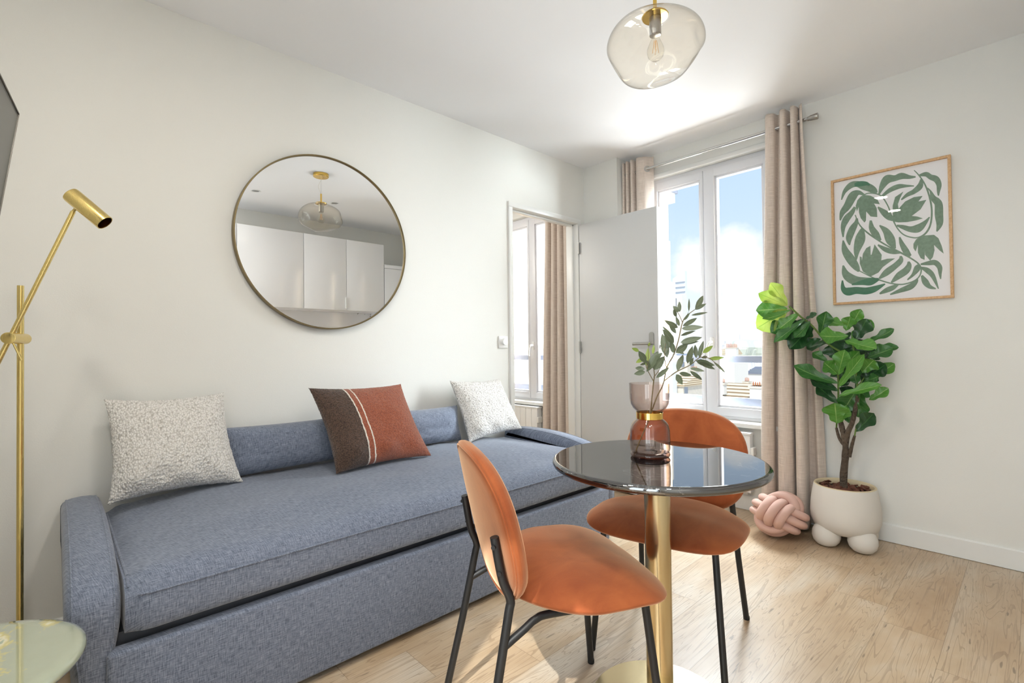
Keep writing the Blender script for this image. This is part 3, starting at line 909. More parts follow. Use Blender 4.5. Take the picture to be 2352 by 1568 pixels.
def ipx(cx, cy): return (1400+cx/3.7333, 660+cy/3.7333)      # detail-view to photo position
def near(px, py, dep):
    return CAM + sight(px, py)*dep
VD = (VC-CAM).dot(AX)
def leafmesh(mb, base, tip, w, up, shape, curl=0.06, fold_=0.25, nu=8, nv=4, droop=0.0):
    """one leaf blade from base to tip, w = half width, up = side its face is turned to"""
    base = Vector(base); tip = Vector(tip)
    d = tip-base; Lh = d.length; d.normalize()
    s = d.cross(up)
    if s.length < 1e-4: s = d.cross(Vector((1, 0, 0)))
    s.normalize(); nn = s.cross(d).normalized()
    def f(u, v):
        k = v*2-1
        wd = shape(u)*w
        p = base+d*(Lh*u)+s*(k*wd)
        p += nn*(abs(k)*wd*fold_ + curl*Lh*(math.sin(PI*u)) - droop*Lh*u*u)
        p += nn*(0.10*w*math.sin(u*17+k*2)*abs(k))
        return p
    mb.grid(f, nu, nv)
def lance(u): return max(0.03, (math.sin(PI*u**0.85))**0.8) if 0 < u < 1 else 0.03
def fiddle(u):
    a = 0.42*math.exp(-((u-.22)/.2)**2)+1.0*math.exp(-((u-.68)/.27)**2)
    return max(.03, a*(1-sm(.93, 1.0, u)*.93)*(.15+.85*sm(0, .10, u)))
def leaf_rows(rows, colour_of, dep0, k, jit):
    out = {}
    for i, r in enumerate(rows):
        (bx, by), (tx, ty), w, c = r
        out.setdefault(c, []).append(r)
    return out

# each sprig: stems, then leaves (base, tip, half width, tone)
SPR_A = dict(
 stems=[([(352, 1085), (375, 830), (385, 760), (380, 700)], .0022), ([(375, 800), (345, 745), (318, 690), (300, 610), (255, 545)], .0014), ([(378, 770), (430, 700), (470, 600)], .0013), ([(322, 700), (330, 620), (335, 480)], .0012)],
 leaves=[((330,700),(420,550),15,0),((318,722),(412,545),13,0),((385,705),(470,588),15,0),((385,705),(362,600),8,0),((400,775),(512,684),9,0),((312,640),(248,545),13,0),((318,672),(332,515),10,1),
  ((252,545),(190,520),7,1),((290,608),(226,645),8,1),((374,570),(378,490),6,1),((335,505),(342,468),5,1),((302,700),(220,690),9,0),((306,722),(210,742),10,0),((350,690),(308,618),6,0),((330,640),(262,664),5,0),((345,650),(455,560),11,0)])
SPR_B = dict(
 stems=[([(352, 1088), (405, 940), (460, 830), (490, 690), (550, 575), (590, 455), (625, 300), (665, 240), (730, 190)], .0022),
        ([(210, 1440), (270, 1290), (330, 1150), (352, 1088)], .0022),
        ([(470, 800), (570, 725), (690, 665), (775, 600), (850, 605), (900, 640)], .0017), ([(770, 605), (800, 560)], .001), ([(625, 300), (600, 240), (575, 200)], .0011), ([(655, 255), (680, 205)], .0008), ([(490, 690), (470, 600), (480, 480)], .0013), ([(900, 640), (960, 690)], .0008)],
 leaves=[((602,210),(598,120),8,0),((592,210),(545,158),9,0),((572,250),(548,188),7,0),((600,330),(568,250),7,0),((585,345),(468,280),10,0),((570,392),(508,310),8,0),((548,440),(450,328),7,0),((550,475),(453,358),14,0),((495,600),(453,395),16,0),
  ((548,560),(528,458),11,0),((680,205),(682,92),4,0),((735,185),(803,70),11,0),((730,190),(830,138),7,0),((700,238),(842,213),5,0),((628,330),(750,262),9,0),((618,352),(803,338),11,0),((610,412),(740,370),6,0),((608,472),(792,428),12,0),((615,485),(766,462),6,0),
  ((570,560),(672,485),14,0),((590,542),(640,570),6,0),((470,570),(505,470),10,0),((520,520),(480,400),9,0),((640,280),(690,215),5,0),
  ((583,715),(632,575),12,0),((668,650),(711,503),12,0),((745,605),(733,490),9,0),((768,602),(806,458),9,0),((800,560),(887,498),9,1),((740,628),(902,668),13,0),((850,610),(982,600),8,1),((895,640),(990,728),5,0),((770,640),(905,702),9,0),
  ((690,690),(815,718),7,0),((690,715),(793,790),8,0),((598,735),(703,752),9,0),((573,745),(626,832),13,0),((788,606),(838,592),6,0),((690,665),(720,600),6,0)])
def sprig(data, label, dep):
    root = thing('olive_sprig', label, 'branch', VC+Vector((0, 0, .03)), 'artificial olive sprigs in the vase')
    sb = MB()
    dd = lambda i, x, y: VD+dep+0.030*math.sin(i*2.1)*sm(900, 600, y)
    for si, (pts, r) in enumerate(data['stems']):
        P = []
        for (x, y) in pts:
            px, py = ipx(x, y)
            P.append(near(px, py, VD + dep*sm(1000, 700, y) + (.02*math.sin(si*1.7)*sm(900, 650, y) if si else 0)))
        P = spline(P, 5)
        n = len(P)
        sb.tube(P, [r*(1-.45*i/n) for i in range(n)], 7)
    sb.build('stem', M['stem'], root)
    lb = {0: MB(), 1: MB()}
    for i, (b_, t_, w, c) in enumerate(data['leaves']):
        dj = dep*sm(1000, 700, b_[1])
        o = .035*math.sin(i*2.399+dep*50)
        pb = near(*ipx(*b_), VD+dj+o*.25); pt = near(*ipx(*t_), VD+dj+o)
        fc = (CAM-pb).normalized()+Vector((.3*math.sin(i*1.3), .3*math.cos(i*2.1), .2*math.sin(i*3.1)))
        leafmesh(lb[c], pb, pt, w/3.7333*VD/F_PX*2.2, fc, lance, curl=.05*math.sin(i*1.9), fold_=.18, nu=8, nv=4)
    for c in lb:
        if lb[c].v: lb[c].build('foliage', M['olive_y' if c else 'olive'], root, smooth=180, label='young yellow-green leaves' if c else None)
    return root
sprig(SPR_A, 'short olive sprig with some yellow-green leaves, nearer the white door', -.012)
sprig(SPR_B, 'tall forked grey-green olive sprig reaching across the window', .012)

# ================================================================== CHAIRS
def chair(label):
    t = thing('dining_chair', label, 'chair', (0, 0, 0), 'rust velvet dining chairs')
    # seat: rounded shield, domed top
    def out(a):
        c, s = math.cos(a), math.sin(a)
        n = 3.8 if s > 0 else 2.3
        k = (abs(c)**n+abs(s)**n)**(-1/n)
        y = s*k*.214+.070
        wy = .268-.035*sm(.06, -.14, y)
        return c*k*wy, y
    def seat(u, v):
        a = 2*PI*u
        x, y = out(a)
        # v: from the middle of the top, round the rim, to the middle underneath
        q = v*2 if v < .5 else (1-v)*2
        r = math.sin(q*PI/2)**.85 if q > 0 else 0
        if v < .5: z = .449+.049*max(0, 1-r**2.6)**.62
        else: z = .449-.030*max(0, 1-r**5)**.55
        z -= .016*sm(.14, .29, .07+(y-.07)*r)
        z += .003*noise.noise((x*r*9, y*r*9, 1.0))*(1 if v < .5 else 0)
        return Vector((x*r, (y-.07)*r+.07, z))
    MB().grid(seat, 72, 40, cu=True).build('seat', M['velvet'], t, smooth=180)
    # backrest: oval shell bent round the sitter, leaning back
    def bp(x, z, off):
        k = (z-.43)/.38
        y = -.128-.085*k+.55*x*x*.8
        n = Vector((-1.0*x*.9, 1, .22)).normalized()
        return Vector((x, y, z))+n*off
    def edge(a):
        c, s = math.cos(a), math.sin(a)
        n = 2.6
        k = (abs(c)**n+abs(s)**n)**(-1/n)
        return c*k*.236, s*k*.192
    def back(u, v):
        a = 2*PI*u; ex, ez = edge(a)
        prof = [(0, .032), (.3, .032), (.55, .031), (.75, .029), (.88, .024), (.95, .016), (.985, .005), (1.0, -.006), (.99, -.012), (.965, -.015), (.95, -.0135), (.93, -.015), (.9, -.018), (.6, -.021), (.3, -.022), (0, -.022)]
        k = v*(len(prof)-1); i = min(int(k), len(prof)-2); f = k-i
        s = prof[i][0]*(1-f)+prof[i+1][0]*f; o = prof[i][1]*(1-f)+prof[i+1][1]*f
        return bp(ex*s, .618+ez*s, o)
    bk = MB().grid(back, 72, 45, cu=True, flip=True).build('backrest', M['velvet'], t, smooth=180)
    sp = MB()
    sp.tube([bp(edge(2*PI*i/90)[0]*.955, .618+edge(2*PI*i/90)[1]*.955, -.0155) for i in range(90)], .0032, 8, closed=True)
    sp.build('piping', M['velvet'], bk)
    for s in (-1, 1):
        yo = lambda z: -.128-.085*(z-.43)/.38+.44*.175**2-.022-.0095
        # back leg runs up behind the backrest
        P = [(s*.206, -.2488, .0), (s*.190, -.193, .25), (s*.180, -.157, .43), (s*.178, -.151, .468), (s*.176, yo(.52)-.004, .52), (s*.174, yo(.615), .618)]
        P = [Vector(p) for p in P]
        path = [P[0], P[1]] + spline([P[1], P[2], P[3], P[4], P[5]], 6)[1:]
        rl = MB().tube(path, .0108, 16).build('leg', M['black'], t)
        for zb in (.598, .535):
            c_ = Vector((s*.175, yo(zb), zb))
            bo = MB(); bo.tube([c_+Vector((s*.006, -.006, 0)), c_+Vector((s*.0125, -.0105, 0))], .0055, 10)
            bo.build('bolt', M['black'], rl)
        path = [Vector((s*.219, .2488, 0.0)), Vector((s*.186, .205, .425))]
        fl = MB().tube(path, .0105, 16).build('leg', M['black'], t)
        MB().lathe([(0, 0), (.0106, 0), (.0112, .002), (.0112, .012), (.0106, .013)], (s*.219, .2488, 0), 16).build('foot_cap', M['rubber'], fl)
        MB().lathe([(0, 0), (.0109, 0), (.0116, .002), (.0116, .012), (.0109, .013)], (s*.206, -.2488, 0), 16).build('foot_cap', M['rubber'], rl)
        # side rail from the back leg forward beneath the seat
        P = [(s*.184, -.170, .362), (s*.176, -.118, .389), (s*.168, -.085, .404), (s*.165, -.04, .4095), (s*.175, .14, .4095), (s*.184, .20, .405)]
        MB().tube(spline(P, 5), .0095, 14).build('seat_rail', M['black'], t)
    return t
def copy_tree(o, parent=None):
    c = o.copy(); C.objects.link(c); c.parent = parent
    for ch in list(o.children): copy_tree(ch, c)
    return c
ch1 = chair('rust velvet dining chair beside the daybed, seen from behind')
ch2 = copy_tree(ch1)
ch1.location = (-2.2820, -1.5044, 0); ch1.rotation_euler = (0, 0, -.45470817-PI/2)
ch2.location = (-1.60851, -1.53110, 0); ch2.rotation_euler = (0, 0, 3.37384527-PI/2)
ch2['label'] = 'rust velvet dining chair on the window side of the table, seat facing the camera'

# ================================================================== POTTED FIDDLE-LEAF FIG
PP = Vector((-.205, -1.752, 0))
plant = thing('potted_fig', 'fiddle-leaf fig in a white pot with round feet below the framed print', 'plant', PP)
pot = MB().lathe([(0, .062), (.07, .064), (.115, .075), (.145, .100), (.158, .135), (.160, .170), (.157, .215), (.150, .265), (.143, .305), (.1405, .314)], PP, 80).build('pot', M['pot'], plant, smooth=60)
MB().lathe([(.1405, .314), (.1385, .3175), (.132, .3175), (.1285, .314), (.129, .29), (.132, .24)], PP, 80).build('rim', M['pot_rim'], pot, smooth=60)
for ang in (141, 235, 325, 51):
    a = R(ang)
    c_ = PP+Vector((math.cos(a)*.108, math.sin(a)*.108, 0))
    f = MB().lathe([(0, 0), (.026, .0015), (.045, .009), (.060, .027), (.0665, .050), (.0645, .076), (.054, .098), (.036, .114), (0, .121)], c_, 40).build('foot', M['pot'], pot, smooth=180)
MB().lathe([(0, .290), (.131, .286)], PP, 48).build('soil', M['soil'], plant)
cb = MB()
for i in range(95):
    a = rnd.uniform(0, 2*PI); r_ = .122*math.sqrt(rnd.random())
    p = PP+Vector((math.cos(a)*r_, math.sin(a)*r_, .291+rnd.uniform(0, .014)))
    Mx = Matrix.Translation(p) @ Matrix.Rotation(rnd.uniform(0, 6), 4, 'Z') @ Matrix.Rotation(rnd.uniform(-.7, .7), 4, 'X') @ Matrix.Rotation(rnd.uniform(-.5, .5), 4, 'Y')
    s = rnd.uniform(.009, .021)
    cb.rbox((-s, -s*.6, -.003), (s, s*.6, .003), .002, 1, Mx)
o = cb.build('bark_mulch', M['chips'], plant); o['kind'] = 'stuff'
def pl(x, y, xv): return at(1700+x/3.7333, 620+y/3.7333, 'x', xv)
tr = MB()
def limb(pts, r0, r1, knob=.12):
    P = spline(pts, 6); n = len(P)
    rr = [(r0+(r1-r0)*i/(n-1))*(1+knob*noise.noise((i*.9, r0*900, 0))) for i in range(n)]
    tr.tube(P, rr, 12)
b0 = PP+Vector((-.002, 0, .262))
bm_ = pl(905, 1560, -.205)
limb([b0, b0+Vector((.002, .004, .09)), bm_, pl(893, 1440, -.205), pl(872, 1345, -.20), pl(855, 1275, -.195)], .0195, .0115, .2)
limb([pl(905, 1500, -.205), pl(925, 1390, -.215), pl(960, 1310, -.22), pl(988, 1190, -.22), pl(1008, 1060, -.22)], .0135, .0095)
limb([pl(893, 1500, -.205), pl(850, 1440, -.19), pl(825, 1352, -.18)], .0095, .0065)
limb([pl(935, 1600, -.205), pl(962, 1490, -.21), pl(982, 1420, -.215)], .010, .006)
tr.build('trunk', M['bark'], plant)
gs = MB()
for pts, r in (([(825,1355,-.18),(828,1310,-.19)], .004), ([(838,1275,-.195),(842,1100,-.20),(840,900,-.21),(835,760,-.21)], .0045), ([(1008,1062,-.22),(1000,930,-.22),(985,760,-.22),(960,600,-.22)], .0045), ([(982,1420,-.215),(992,1360,-.215)], .0035),
               ([(860,700,-.21),(740,620,-.22),(620,480,-.26),(520,400,-.30),(420,310,-.32)], .0048), ([(1008,1000,-.2),(1080,900,-.19),(1120,820,-.19)], .003)):
    gs.tube(spline([pl(*p) for p in pts], 5), r, 9)
gs.build('green_stem', M['gstem'], plant)
LV = [((405,300),(262,108),48,3,-.33,.5),((402,305),(158,195),52,3,-.36,.2),((405,330),(138,345),62,2,-.33,.1),((405,340),(142,500),80,3,-.36,.0),((430,340),(190,412),36,2,-.38,.6),((480,390),(262,535),58,1,-.31,.2),((500,370),(330,500),48,2,-.37,.4),
 ((560,420),(285,615),42,1,-.36,.9),((580,430),(345,590),52,0,-.33,.4),((600,440),(465,580),46,1,-.36,.7),((610,470),(422,675),62,0,-.30,.5),((560,420),(655,368),28,0,-.28,.8),((690,560),(742,355),52,1,-.22,.2),((690,590),(545,640),38,0,-.22,.3),((760,610),(560,665),38,0,-.16,.4),
 ((925,565),(682,558),62,2,-.32,.3),((900,470),(752,425),40,2,-.17,.2),((905,520),(945,398),44,2,-.27,.1),((945,490),(1032,335),42,2,-.22,.1),((955,590),(1128,425),60,2,-.16,.5),((985,600),(1085,418),66,0,-.20,.2),((1090,612),(1318,500),36,1,-.17,.7),((1150,642),(1364,660),32,1,-.14,.5),
 ((895,600),(1168,662),58,2,-.31,.4),((1090,752),(1308,668),54,1,-.20,.3),((860,770),(905,610),86,0,-.16,.2),((830,760),(770,640),70,0,-.15,.2),((1010,760),(1090,660),70,0,-.16,.2),((960,800),(960,660),80,0,-.15,.1),((750,785),(622,702),36,1,-.24,.5),
 ((840,900),(893,685),56,2,-.31,.3),((840,895),(720,790),52,2,-.30,.1),((850,850),(1018,695),42,2,-.30,.4),((840,970),(462,812),56,1,-.30,.5),((840,1035),(600,912),54,0,-.26,.4),((832,1140),(658,985),50,0,-.22,.4),((842,1005),(1055,725),40,2,-.32,.5),
 ((1000,975),(955,825),64,1,-.24,.2),((1045,880),(1150,770),56,2,-.25,.2),((1060,925),(1245,805),66,0,-.18,.2),((1130,925),(1328,798),42,2,-.14,.3),((838,1078),(1200,975),44,2,-.34,.5),((1005,1015),(890,1200),72,1,-.24,.1),((1105,1115),(1270,1010),42,2,-.20,.3),
 ((1060,955),(1185,910),36,1,-.20,.3),((1030,1020),(1010,1265),62,1,-.22,.2),((828,1315),(812,1140),78,2,-.27,.1),((830,1312),(905,1160),54,2,-.25,.3),((935,1310),(925,1185),54,1,-.19,.1),((990,1385),(1145,1228),52,0,-.18,.3),((960,1080),(1090,1010),60,1,-.17,.1),
 ((760,700),(880,600),60,0,-.12,.1),((930,640),(860,560),60,0,-.12,.2),((1000,840),(1100,740),70,0,-.12,.1),((900,940),(820,840),60,0,-.12,.1),((1060,1000),(1120,880),60,0,-.11,.1),((880,1120),(960,1000),60,0,-.12,.1),((1000,700),(1060,600),60,0,-.11,.1),((560,430),(450,500),50,0,-.26,.2),((620,470),(540,570),50,0,-.24,.2),((880,880),(960,760),70,0,-.13,.1),((1050,740),(1180,700),60,0,-.14,.2),((700,620),(830,560),50,0,-.15,.2),((870,1000),(930,860),70,0,-.14,.1)]
fm = {k: MB() for k in range(4)}
for i, (b_, t_, w, c, xv, tilt) in enumerate(LV):
    pb = pl(*b_, xv*.55-.10); pt = pl(*t_, max(-.40, min(-.055, xv+.03*math.sin(i*2.4))))
    fc = (CAM-pb).normalized()+Vector((0, 0, tilt*1.2))+Vector((.25*math.sin(i*1.7), .25*math.cos(i*2.9), 0))
    dep = (pb-CAM).dot(AX)
    leafmesh(fm[c], pb, pt, w/3.7333*dep/F_PX*1.28, fc, fiddle, curl=-.05+.05*math.sin(i*1.1), fold_=.22+.15*tilt, nu=14, nv=6, droop=.05)
for c in range(4):
    fm[c].build('foliage', M['leaf%d' % c], plant, smooth=180, label=('dark glossy leaves', 'mid green leaves', 'fresh green leaves', 'young yellow-green leaves')[c])

# ================================================================== KNOT CUSHION
KC = at(1789, 1180, 'x', -.335)
kn = MB()
ra, rb, rt = .128, .082, .0262
Rk = Matrix.Rotation(R(38), 3, (CAM-KC).normalized()) @ Matrix.Rotation(R(28), 3, 'Z') @ Matrix.Rotation(R(-24), 3, 'X') @ Matrix.Rotation(R(34), 3, 'Y')
for axis in range(3):
    for k in (-1, 0, 1):
        pts = []
        for i in range(56):
            a = 2*PI*i/56
            sc = 1-.10*abs(k)
            ca, sa = math.cos(a), math.sin(a)
            n = 2.5
            q = (abs(ca)**n+abs(sa)**n)**(-1/n)
            u = ca*ra*sc*q*.97; v = sa*rb*sc*q*.97
            wv = k*rt*1.86*(1-.16*abs(ca)**2*0)
            # spread the three strands a little where they cross over the face
            p = [0, 0, 0]
            p[axis] = wv; p[(axis+1) % 3] = u; p[(axis+2) % 3] = v
            pts.append(KC + Rk @ Vector((p[0]*1.06, p[1]*1.06, p[2]*1.0)))
        kn.tube(pts, rt, 14, closed=True)
zmin = min(p.z for p in kn.v)
for p in kn.v: p.z = .003+(p.z-zmin)*.80
o = kn.build('knot_cushion', M['knot'], None, (KC.x, KC.y, 0), smooth=180)
tag(o, 'dusty pink knotted ball cushion on the floor between curtain and plant pot', 'cushion')

# ================================================================== CURTAINS
RX, RZ = -.098, 2.372
rod = thing('curtain_rod', 'polished steel curtain rod across the top of the window', 'curtain rod', (RX, -.95, RZ))
MB().tube([(RX, -.345, RZ), (RX, -1.585, RZ)], .0105, 20).build('rod', M['chrome'], rod)
MB().tube([(RX, -1.583, RZ), (RX, -1.590, RZ), (RX, -1.600, RZ), (RX, -1.632, RZ), (RX, -1.636, RZ)], [.0125, .0125, .0155, .0185, .017], 24).build('finial', M['steel'], rod)
for yb in (-1.46, -.36):
    br = MB(); br.tube([(RX, yb, RZ-.013), (-.002, yb, RZ-.013)], .006, 10); br.rbox((-.006, yb-.014, RZ-.05), (-.0005, yb+.014, RZ+.03), .003); br.lathe([(.0112, -.012), (.0145, -.012), (.0145, .012), (.0112, .012)], (RX, yb, RZ), 20, ROTM)
    br.build('bracket', M['steel'], rod)

def curtain(name, label, ctrl_top, ctrl_bot, z0, z1, xb, pinch=0.35, mat='curtain', stitch=.075):
    """ctrl: plan curve (x, y) at heading and at hem; eased between"""
    T_ = spline([(p[0], p[1], 0) for p in ctrl_top], 12); B_ = spline([(p[0], p[1], 0) for p in ctrl_bot], 12)
    n = min(len(T_), len(B_))
    def f(u, v):
        i = round(u*(n-1))
        k = sm(0, 1, v)**.8
        p = T_[i]*(1-k)+B_[i]*k
        z = z1+(z0-z1)*v
        w = .004*noise.noise((u*14, z*1.2, xb))*k
        return Vector((p.x+w, p.y+w, z))
    mb = MB(); mb.grid(f, n-1, 60)
    o = mb.build(name, M[mat], None, (xb, T_[n//2].y, RZ), smooth=180)
    sol = o.modifiers.new('cloth thickness', 'SOLIDIFY'); sol.thickness = .0022; sol.offset = 0
    return o, f
# right-hand curtain: folds given as (x, y) in plan
top = [(-.098,-1.352),(-.125,-1.366),(-.130,-1.385),(-.118,-1.405),(-.090,-1.412),(-.072,-1.418),(-.080,-1.430),(-.118,-1.440),(-.136,-1.452),(-.128,-1.470),(-.090,-1.476),(-.066,-1.482),(-.074,-1.492),(-.112,-1.498),(-.134,-1.505),(-.132,-1.522),(-.090,-1.530),(-.064,-1.524),(-.076,-1.532),(-.116,-1.548),(-.126,-1.562)]
bot = [(-.060,-1.285),(-.120,-1.300),(-.150,-1.335),(-.120,-1.370),(-.066,-1.365),(-.045,-1.360),(-.062,-1.385),(-.130,-1.400),(-.170,-1.440),(-.140,-1.482),(-.060,-1.478),(-.030,-1.470),(-.040,-1.490),(-.140,-1.500),(-.182,-1.530),(-.150,-1.556),(-.050,-1.545),(-.022,-1.540),(-.036,-1.575),(-.075,-1.600),(-.030,-1.628)]
cr, cf = curtain('curtain', 'full-length beige linen curtain beside the framed print, behind the fig', top, bot, .014, 2.462, -.1)
tag(cr, 'full-length beige linen curtain hanging behind the fiddle-leaf fig', 'curtain', 'beige linen curtains')
top2 = [(-.058,-.562),(-.080,-.546),(-.114,-.516),(-.134,-.478),(-.118,-.452),(-.075,-.446),(-.066,-.440),(-.078,-.432),(-.126,-.426),(-.134,-.415),(-.120,-.405),(-.075,-.402),(-.066,-.396),(-.080,-.388),(-.128,-.384),(-.134,-.374),(-.120,-.366),(-.080,-.362),(-.080,-.352),(-.122,-.345),(-.126,-.335)]
bot2 = [(-.070,-.565),(-.100,-.545),(-.146,-.515),(-.156,-.475),(-.125,-.450),(-.060,-.446),(-.045,-.440),(-.062,-.432),(-.140,-.426),(-.156,-.412),(-.130,-.402),(-.062,-.400),(-.045,-.394),(-.065,-.386),(-.140,-.382),(-.154,-.370),(-.130,-.360),(-.070,-.356),(-.065,-.348),(-.122,-.342),(-.130,-.332)]
cl, clf = curtain('curtain', '', top2, bot2, .014, 2.462, -.1)
tag(cl, 'beige linen curtain mostly hidden behind the open white door', 'curtain', 'beige linen curtains')
gm = MB()
ROTX = Vector((0, 0, 1)).rotation_difference(Vector((-.66, -.75, 0))).to_matrix()
gm.lathe([(.0150, -.002), (.022, -.002), (.0225, 0), (.022, .002), (.0150, .002), (.0150, -.002)], (RX-.001, -.532, RZ), 28, ROTX)
gm.build('grommet', M['steel'], cl)
top3 = [(x, y+DW-.62) for x, y in [(-.10,-.30),(-.128,-.318),(-.124,-.345),(-.090,-.352),(-.070,-.362),(-.084,-.374),(-.126,-.386),(-.122,-.412),(-.082,-.420),(-.068,-.430),(-.085,-.442),(-.128,-.452),(-.124,-.480),(-.088,-.490),(-.070,-.50),(-.09,-.51),(-.128,-.522),(-.12,-.56),(-.1,-.60),(-.11,-.64),(-.12,-.70)]]
bot3 = [(x, y+DW-.62) for x, y in [(-.08,-.235),(-.140,-.262),(-.140,-.305),(-.080,-.318),(-.045,-.335),(-.070,-.352),(-.150,-.366),(-.145,-.402),(-.075,-.412),(-.040,-.425),(-.075,-.440),(-.155,-.452),(-.150,-.490),(-.085,-.50),(-.045,-.512),(-.09,-.525),(-.150,-.54),(-.14,-.58),(-.1,-.62),(-.12,-.66),(-.13,-.72)]]
top3 = [(x, y-.33) for x, y in top3]; bot3 = [(x, y-.33) for x, y in bot3]
c3, c3f = curtain('curtain', '', top3, bot3, .014, 2.462, -.1)
tag(c3, 'beige linen curtain seen through the doorway, beside the far window', 'curtain', 'beige linen curtains')
rd2 = thing('curtain_rod', 'steel curtain rod over the window of the room beyond the doorway', 'curtain rod', (RX, .85, RZ))
MB().tube([(RX, .12, RZ), (RX, 1.55, RZ)], .0105, 16).build('rod', M['chrome'], rd2)
br = MB(); br.tube([(RX, 1.50, RZ-.013), (-.001, 1.50, RZ-.013)], .006, 10); br.rbox((-.006, 1.486, RZ-.05), (-.0005, 1.514, RZ+.03), .003); br.build('bracket', M['steel'], rd2)

# ================================================================== FRAMED PRINT
FY0, FY1, FZ0, FZ1 = -2.190, -1.674, 1.290, 2.005
pic = thing('framed_print', 'framed botanical print of sage green leaves in a thin oak frame', 'picture', (-.002, (FY0+FY1)/2, (FZ0+FZ1)/2))
fr = MB(); fx0, fx1, fw = -.027, -.002, .0125
fr.rbox((fx0, FY0, FZ0), (fx1, FY1, FZ0+fw), .0015); fr.rbox((fx0, FY0, FZ1-fw), (fx1, FY1, FZ1), .0015)
fr.rbox((fx0, FY0, FZ0+fw-.001), (fx1, FY0+fw, FZ1-fw+.001), .0015); fr.rbox((fx0, FY1-fw, FZ0+fw-.001), (fx1, FY1, FZ1-fw+.001), .0015)
fr.build('frame', M['oak'], pic)
pr = MB().box((-.011, FY0+.010, FZ0+.010), (-.006, FY1-.010, FZ1-.010)).build('print', M['paper'], pic, smooth=0)
MB().box((-.0185, FY0+.0115, FZ0+.0115), (-.017, FY1-.0115, FZ1-.0115)).build('glazing', M['print_glass'], pic, smooth=0)
PX = -.0112
def pa(x, y): return at(1880+x/3.9206, 330+y/3.92, 'x', PX)
def shape(mb, pts, xo):
    P = [pa(*p) for p in pts]
    vs = [Vector((PX-xo, p.y, p.z)) for p in P]
    mb.add(vs, [list(range(len(vs)))])
def brush(mb, pts, xo, n=5):
    q = spline([Vector(p) for p in pts], n)
    l = []; r_ = []
    for i, p in enumerate(q):
        a = q[max(i-1, 0)]; b = q[min(i+1, len(q)-1)]
        d = Vector((b.x-a.x, b.y-a.y, 0)).normalized()
        w = max(2.4, p.z*1.2)
        l.append((p.x-d.y*w, p.y+d.x*w)); r_.append((p.x+d.y*w, p.y-d.x*w))
    P = [pa(*k) for k in l]+[pa(*k) for k in r_]
    n_ = len(q)
    mb.add([Vector((PX-xo, p.y, p.z)) for p in P], [[i, i+1, n_+i+1, n_+i] for i in range(n_-1)])
SAGE = [
 [(207,505,4),(235,430,14),(290,375,22),(345,362,22),(400,380,28),(455,395,30),(500,420,24),(520,445,12)],
 [(195,690,5),(215,620,20),(260,560,28),(310,470,32),(360,440,18),(410,460,8)],
 [(222,840,5),(222,750,18),(250,680,25),(300,620,18),(330,570,10)],
 [(280,912,5),(275,850,24),(305,770,26),(340,710,16),(345,670,8)],
 [(340,1045,5),(345,960,24),(375,860,38),(390,790,22),(395,760,8)],
 [(545,455,6),(575,380,22),(620,320,32),(690,310,22),(750,290,24),(820,300,14),(875,298,5)],
 [(570,475,8),(640,420,16),(720,385,18),(800,380,9),(860,380,4)],
 [(860,238,3),(905,285,5),(960,370,6),(1000,480,7),(1020,600,7),(1010,720,7),(970,800,7),(910,840,5),(850,845,5),(770,820,5),(710,760,5),(660,660,6),(630,570,5),(575,480,5),(520,450,5),(450,445,4),(410,460,4)],
 [(910,285,8),(970,275,18),(1010,300,20),(1060,320,24),(1085,370,20),(1080,430,12),(1080,468,5)],
 [(925,320,8),(915,380,22),(860,430,18),(800,460,14),(745,505,5)],
 [(980,398,5),(1010,430,8),(1035,490,22),(1080,540,30),(1085,640,32),(1090,720,25),(1065,790,5)],
 [(1000,660,4),(960,710,16),(900,760,30),(830,770,22),(760,750,16),(705,735,6)],
 [(535,570,6),(590,620,24),(640,660,26),(670,690,8)],
 [(330,640,4),(370,730,5),(440,800,6),(540,870,6),(640,930,6),(740,980,7),(830,1030,6),(900,1080,6),(925,1130,6),(910,1190,5),(860,1235,5),(760,1265,5),(660,1258,5),(560,1230,5),(480,1200,4),(370,1145,4)],
 [(470,690,8),(480,760,22),(520,820,26),(560,870,8)],
 [(550,735,5),(610,790,26),(650,870,36),(690,945,8)],
 [(730,840,6),(750,900,18),(790,970,24),(830,1010,10)],
 [(535,910,6),(600,950,18),(670,972,18),(745,980,6)],
 [(222,870,5),(240,960,26),(290,1040,34),(340,1110,26),(365,1150,8)],
 [(222,1095,6),(250,1180,30),(330,1230,34),(430,1225,18),(540,1215,6)],
 [(545,1215,6),(610,1160,24),(690,1100,22),(740,1050,20),(740,1010,8)],
 [(655,1250,6),(720,1190,24),(790,1140,26),(815,1095,20),(810,1060,8)],
 [(800,1225,5),(850,1180,12),(890,1120,24),(910,1085,8)],
 [(920,1085,6),(990,1075,16),(1050,1070,20),(1090,1110,20),(1095,1170,12),(1100,1218,4)],
 [(925,1115,8),(980,1140,20),(1030,1190,18),(1080,1305,4)],
 [(930,1185,8),(960,1240,24),(1000,1285,16),(1058,1305,4)],
 [(550,1350,6),(610,1320,18),(670,1295,18),(720,1265,6)],
 [(645,1357,5),(740,1320,16),(830,1285,22),(880,1240,14),(890,1210,5)]]
DEEP = [[(300,1268,5),(390,1250,18),(470,1240,28),(545,1220,8)],
 [(216,1230,5),(222,1300,18),(262,1330,30),(340,1320,26),(430,1325,26),(510,1305,22),(600,1262,5)],
 [(325,372,10),(370,362,20),(430,358,14),(462,372,6)]]
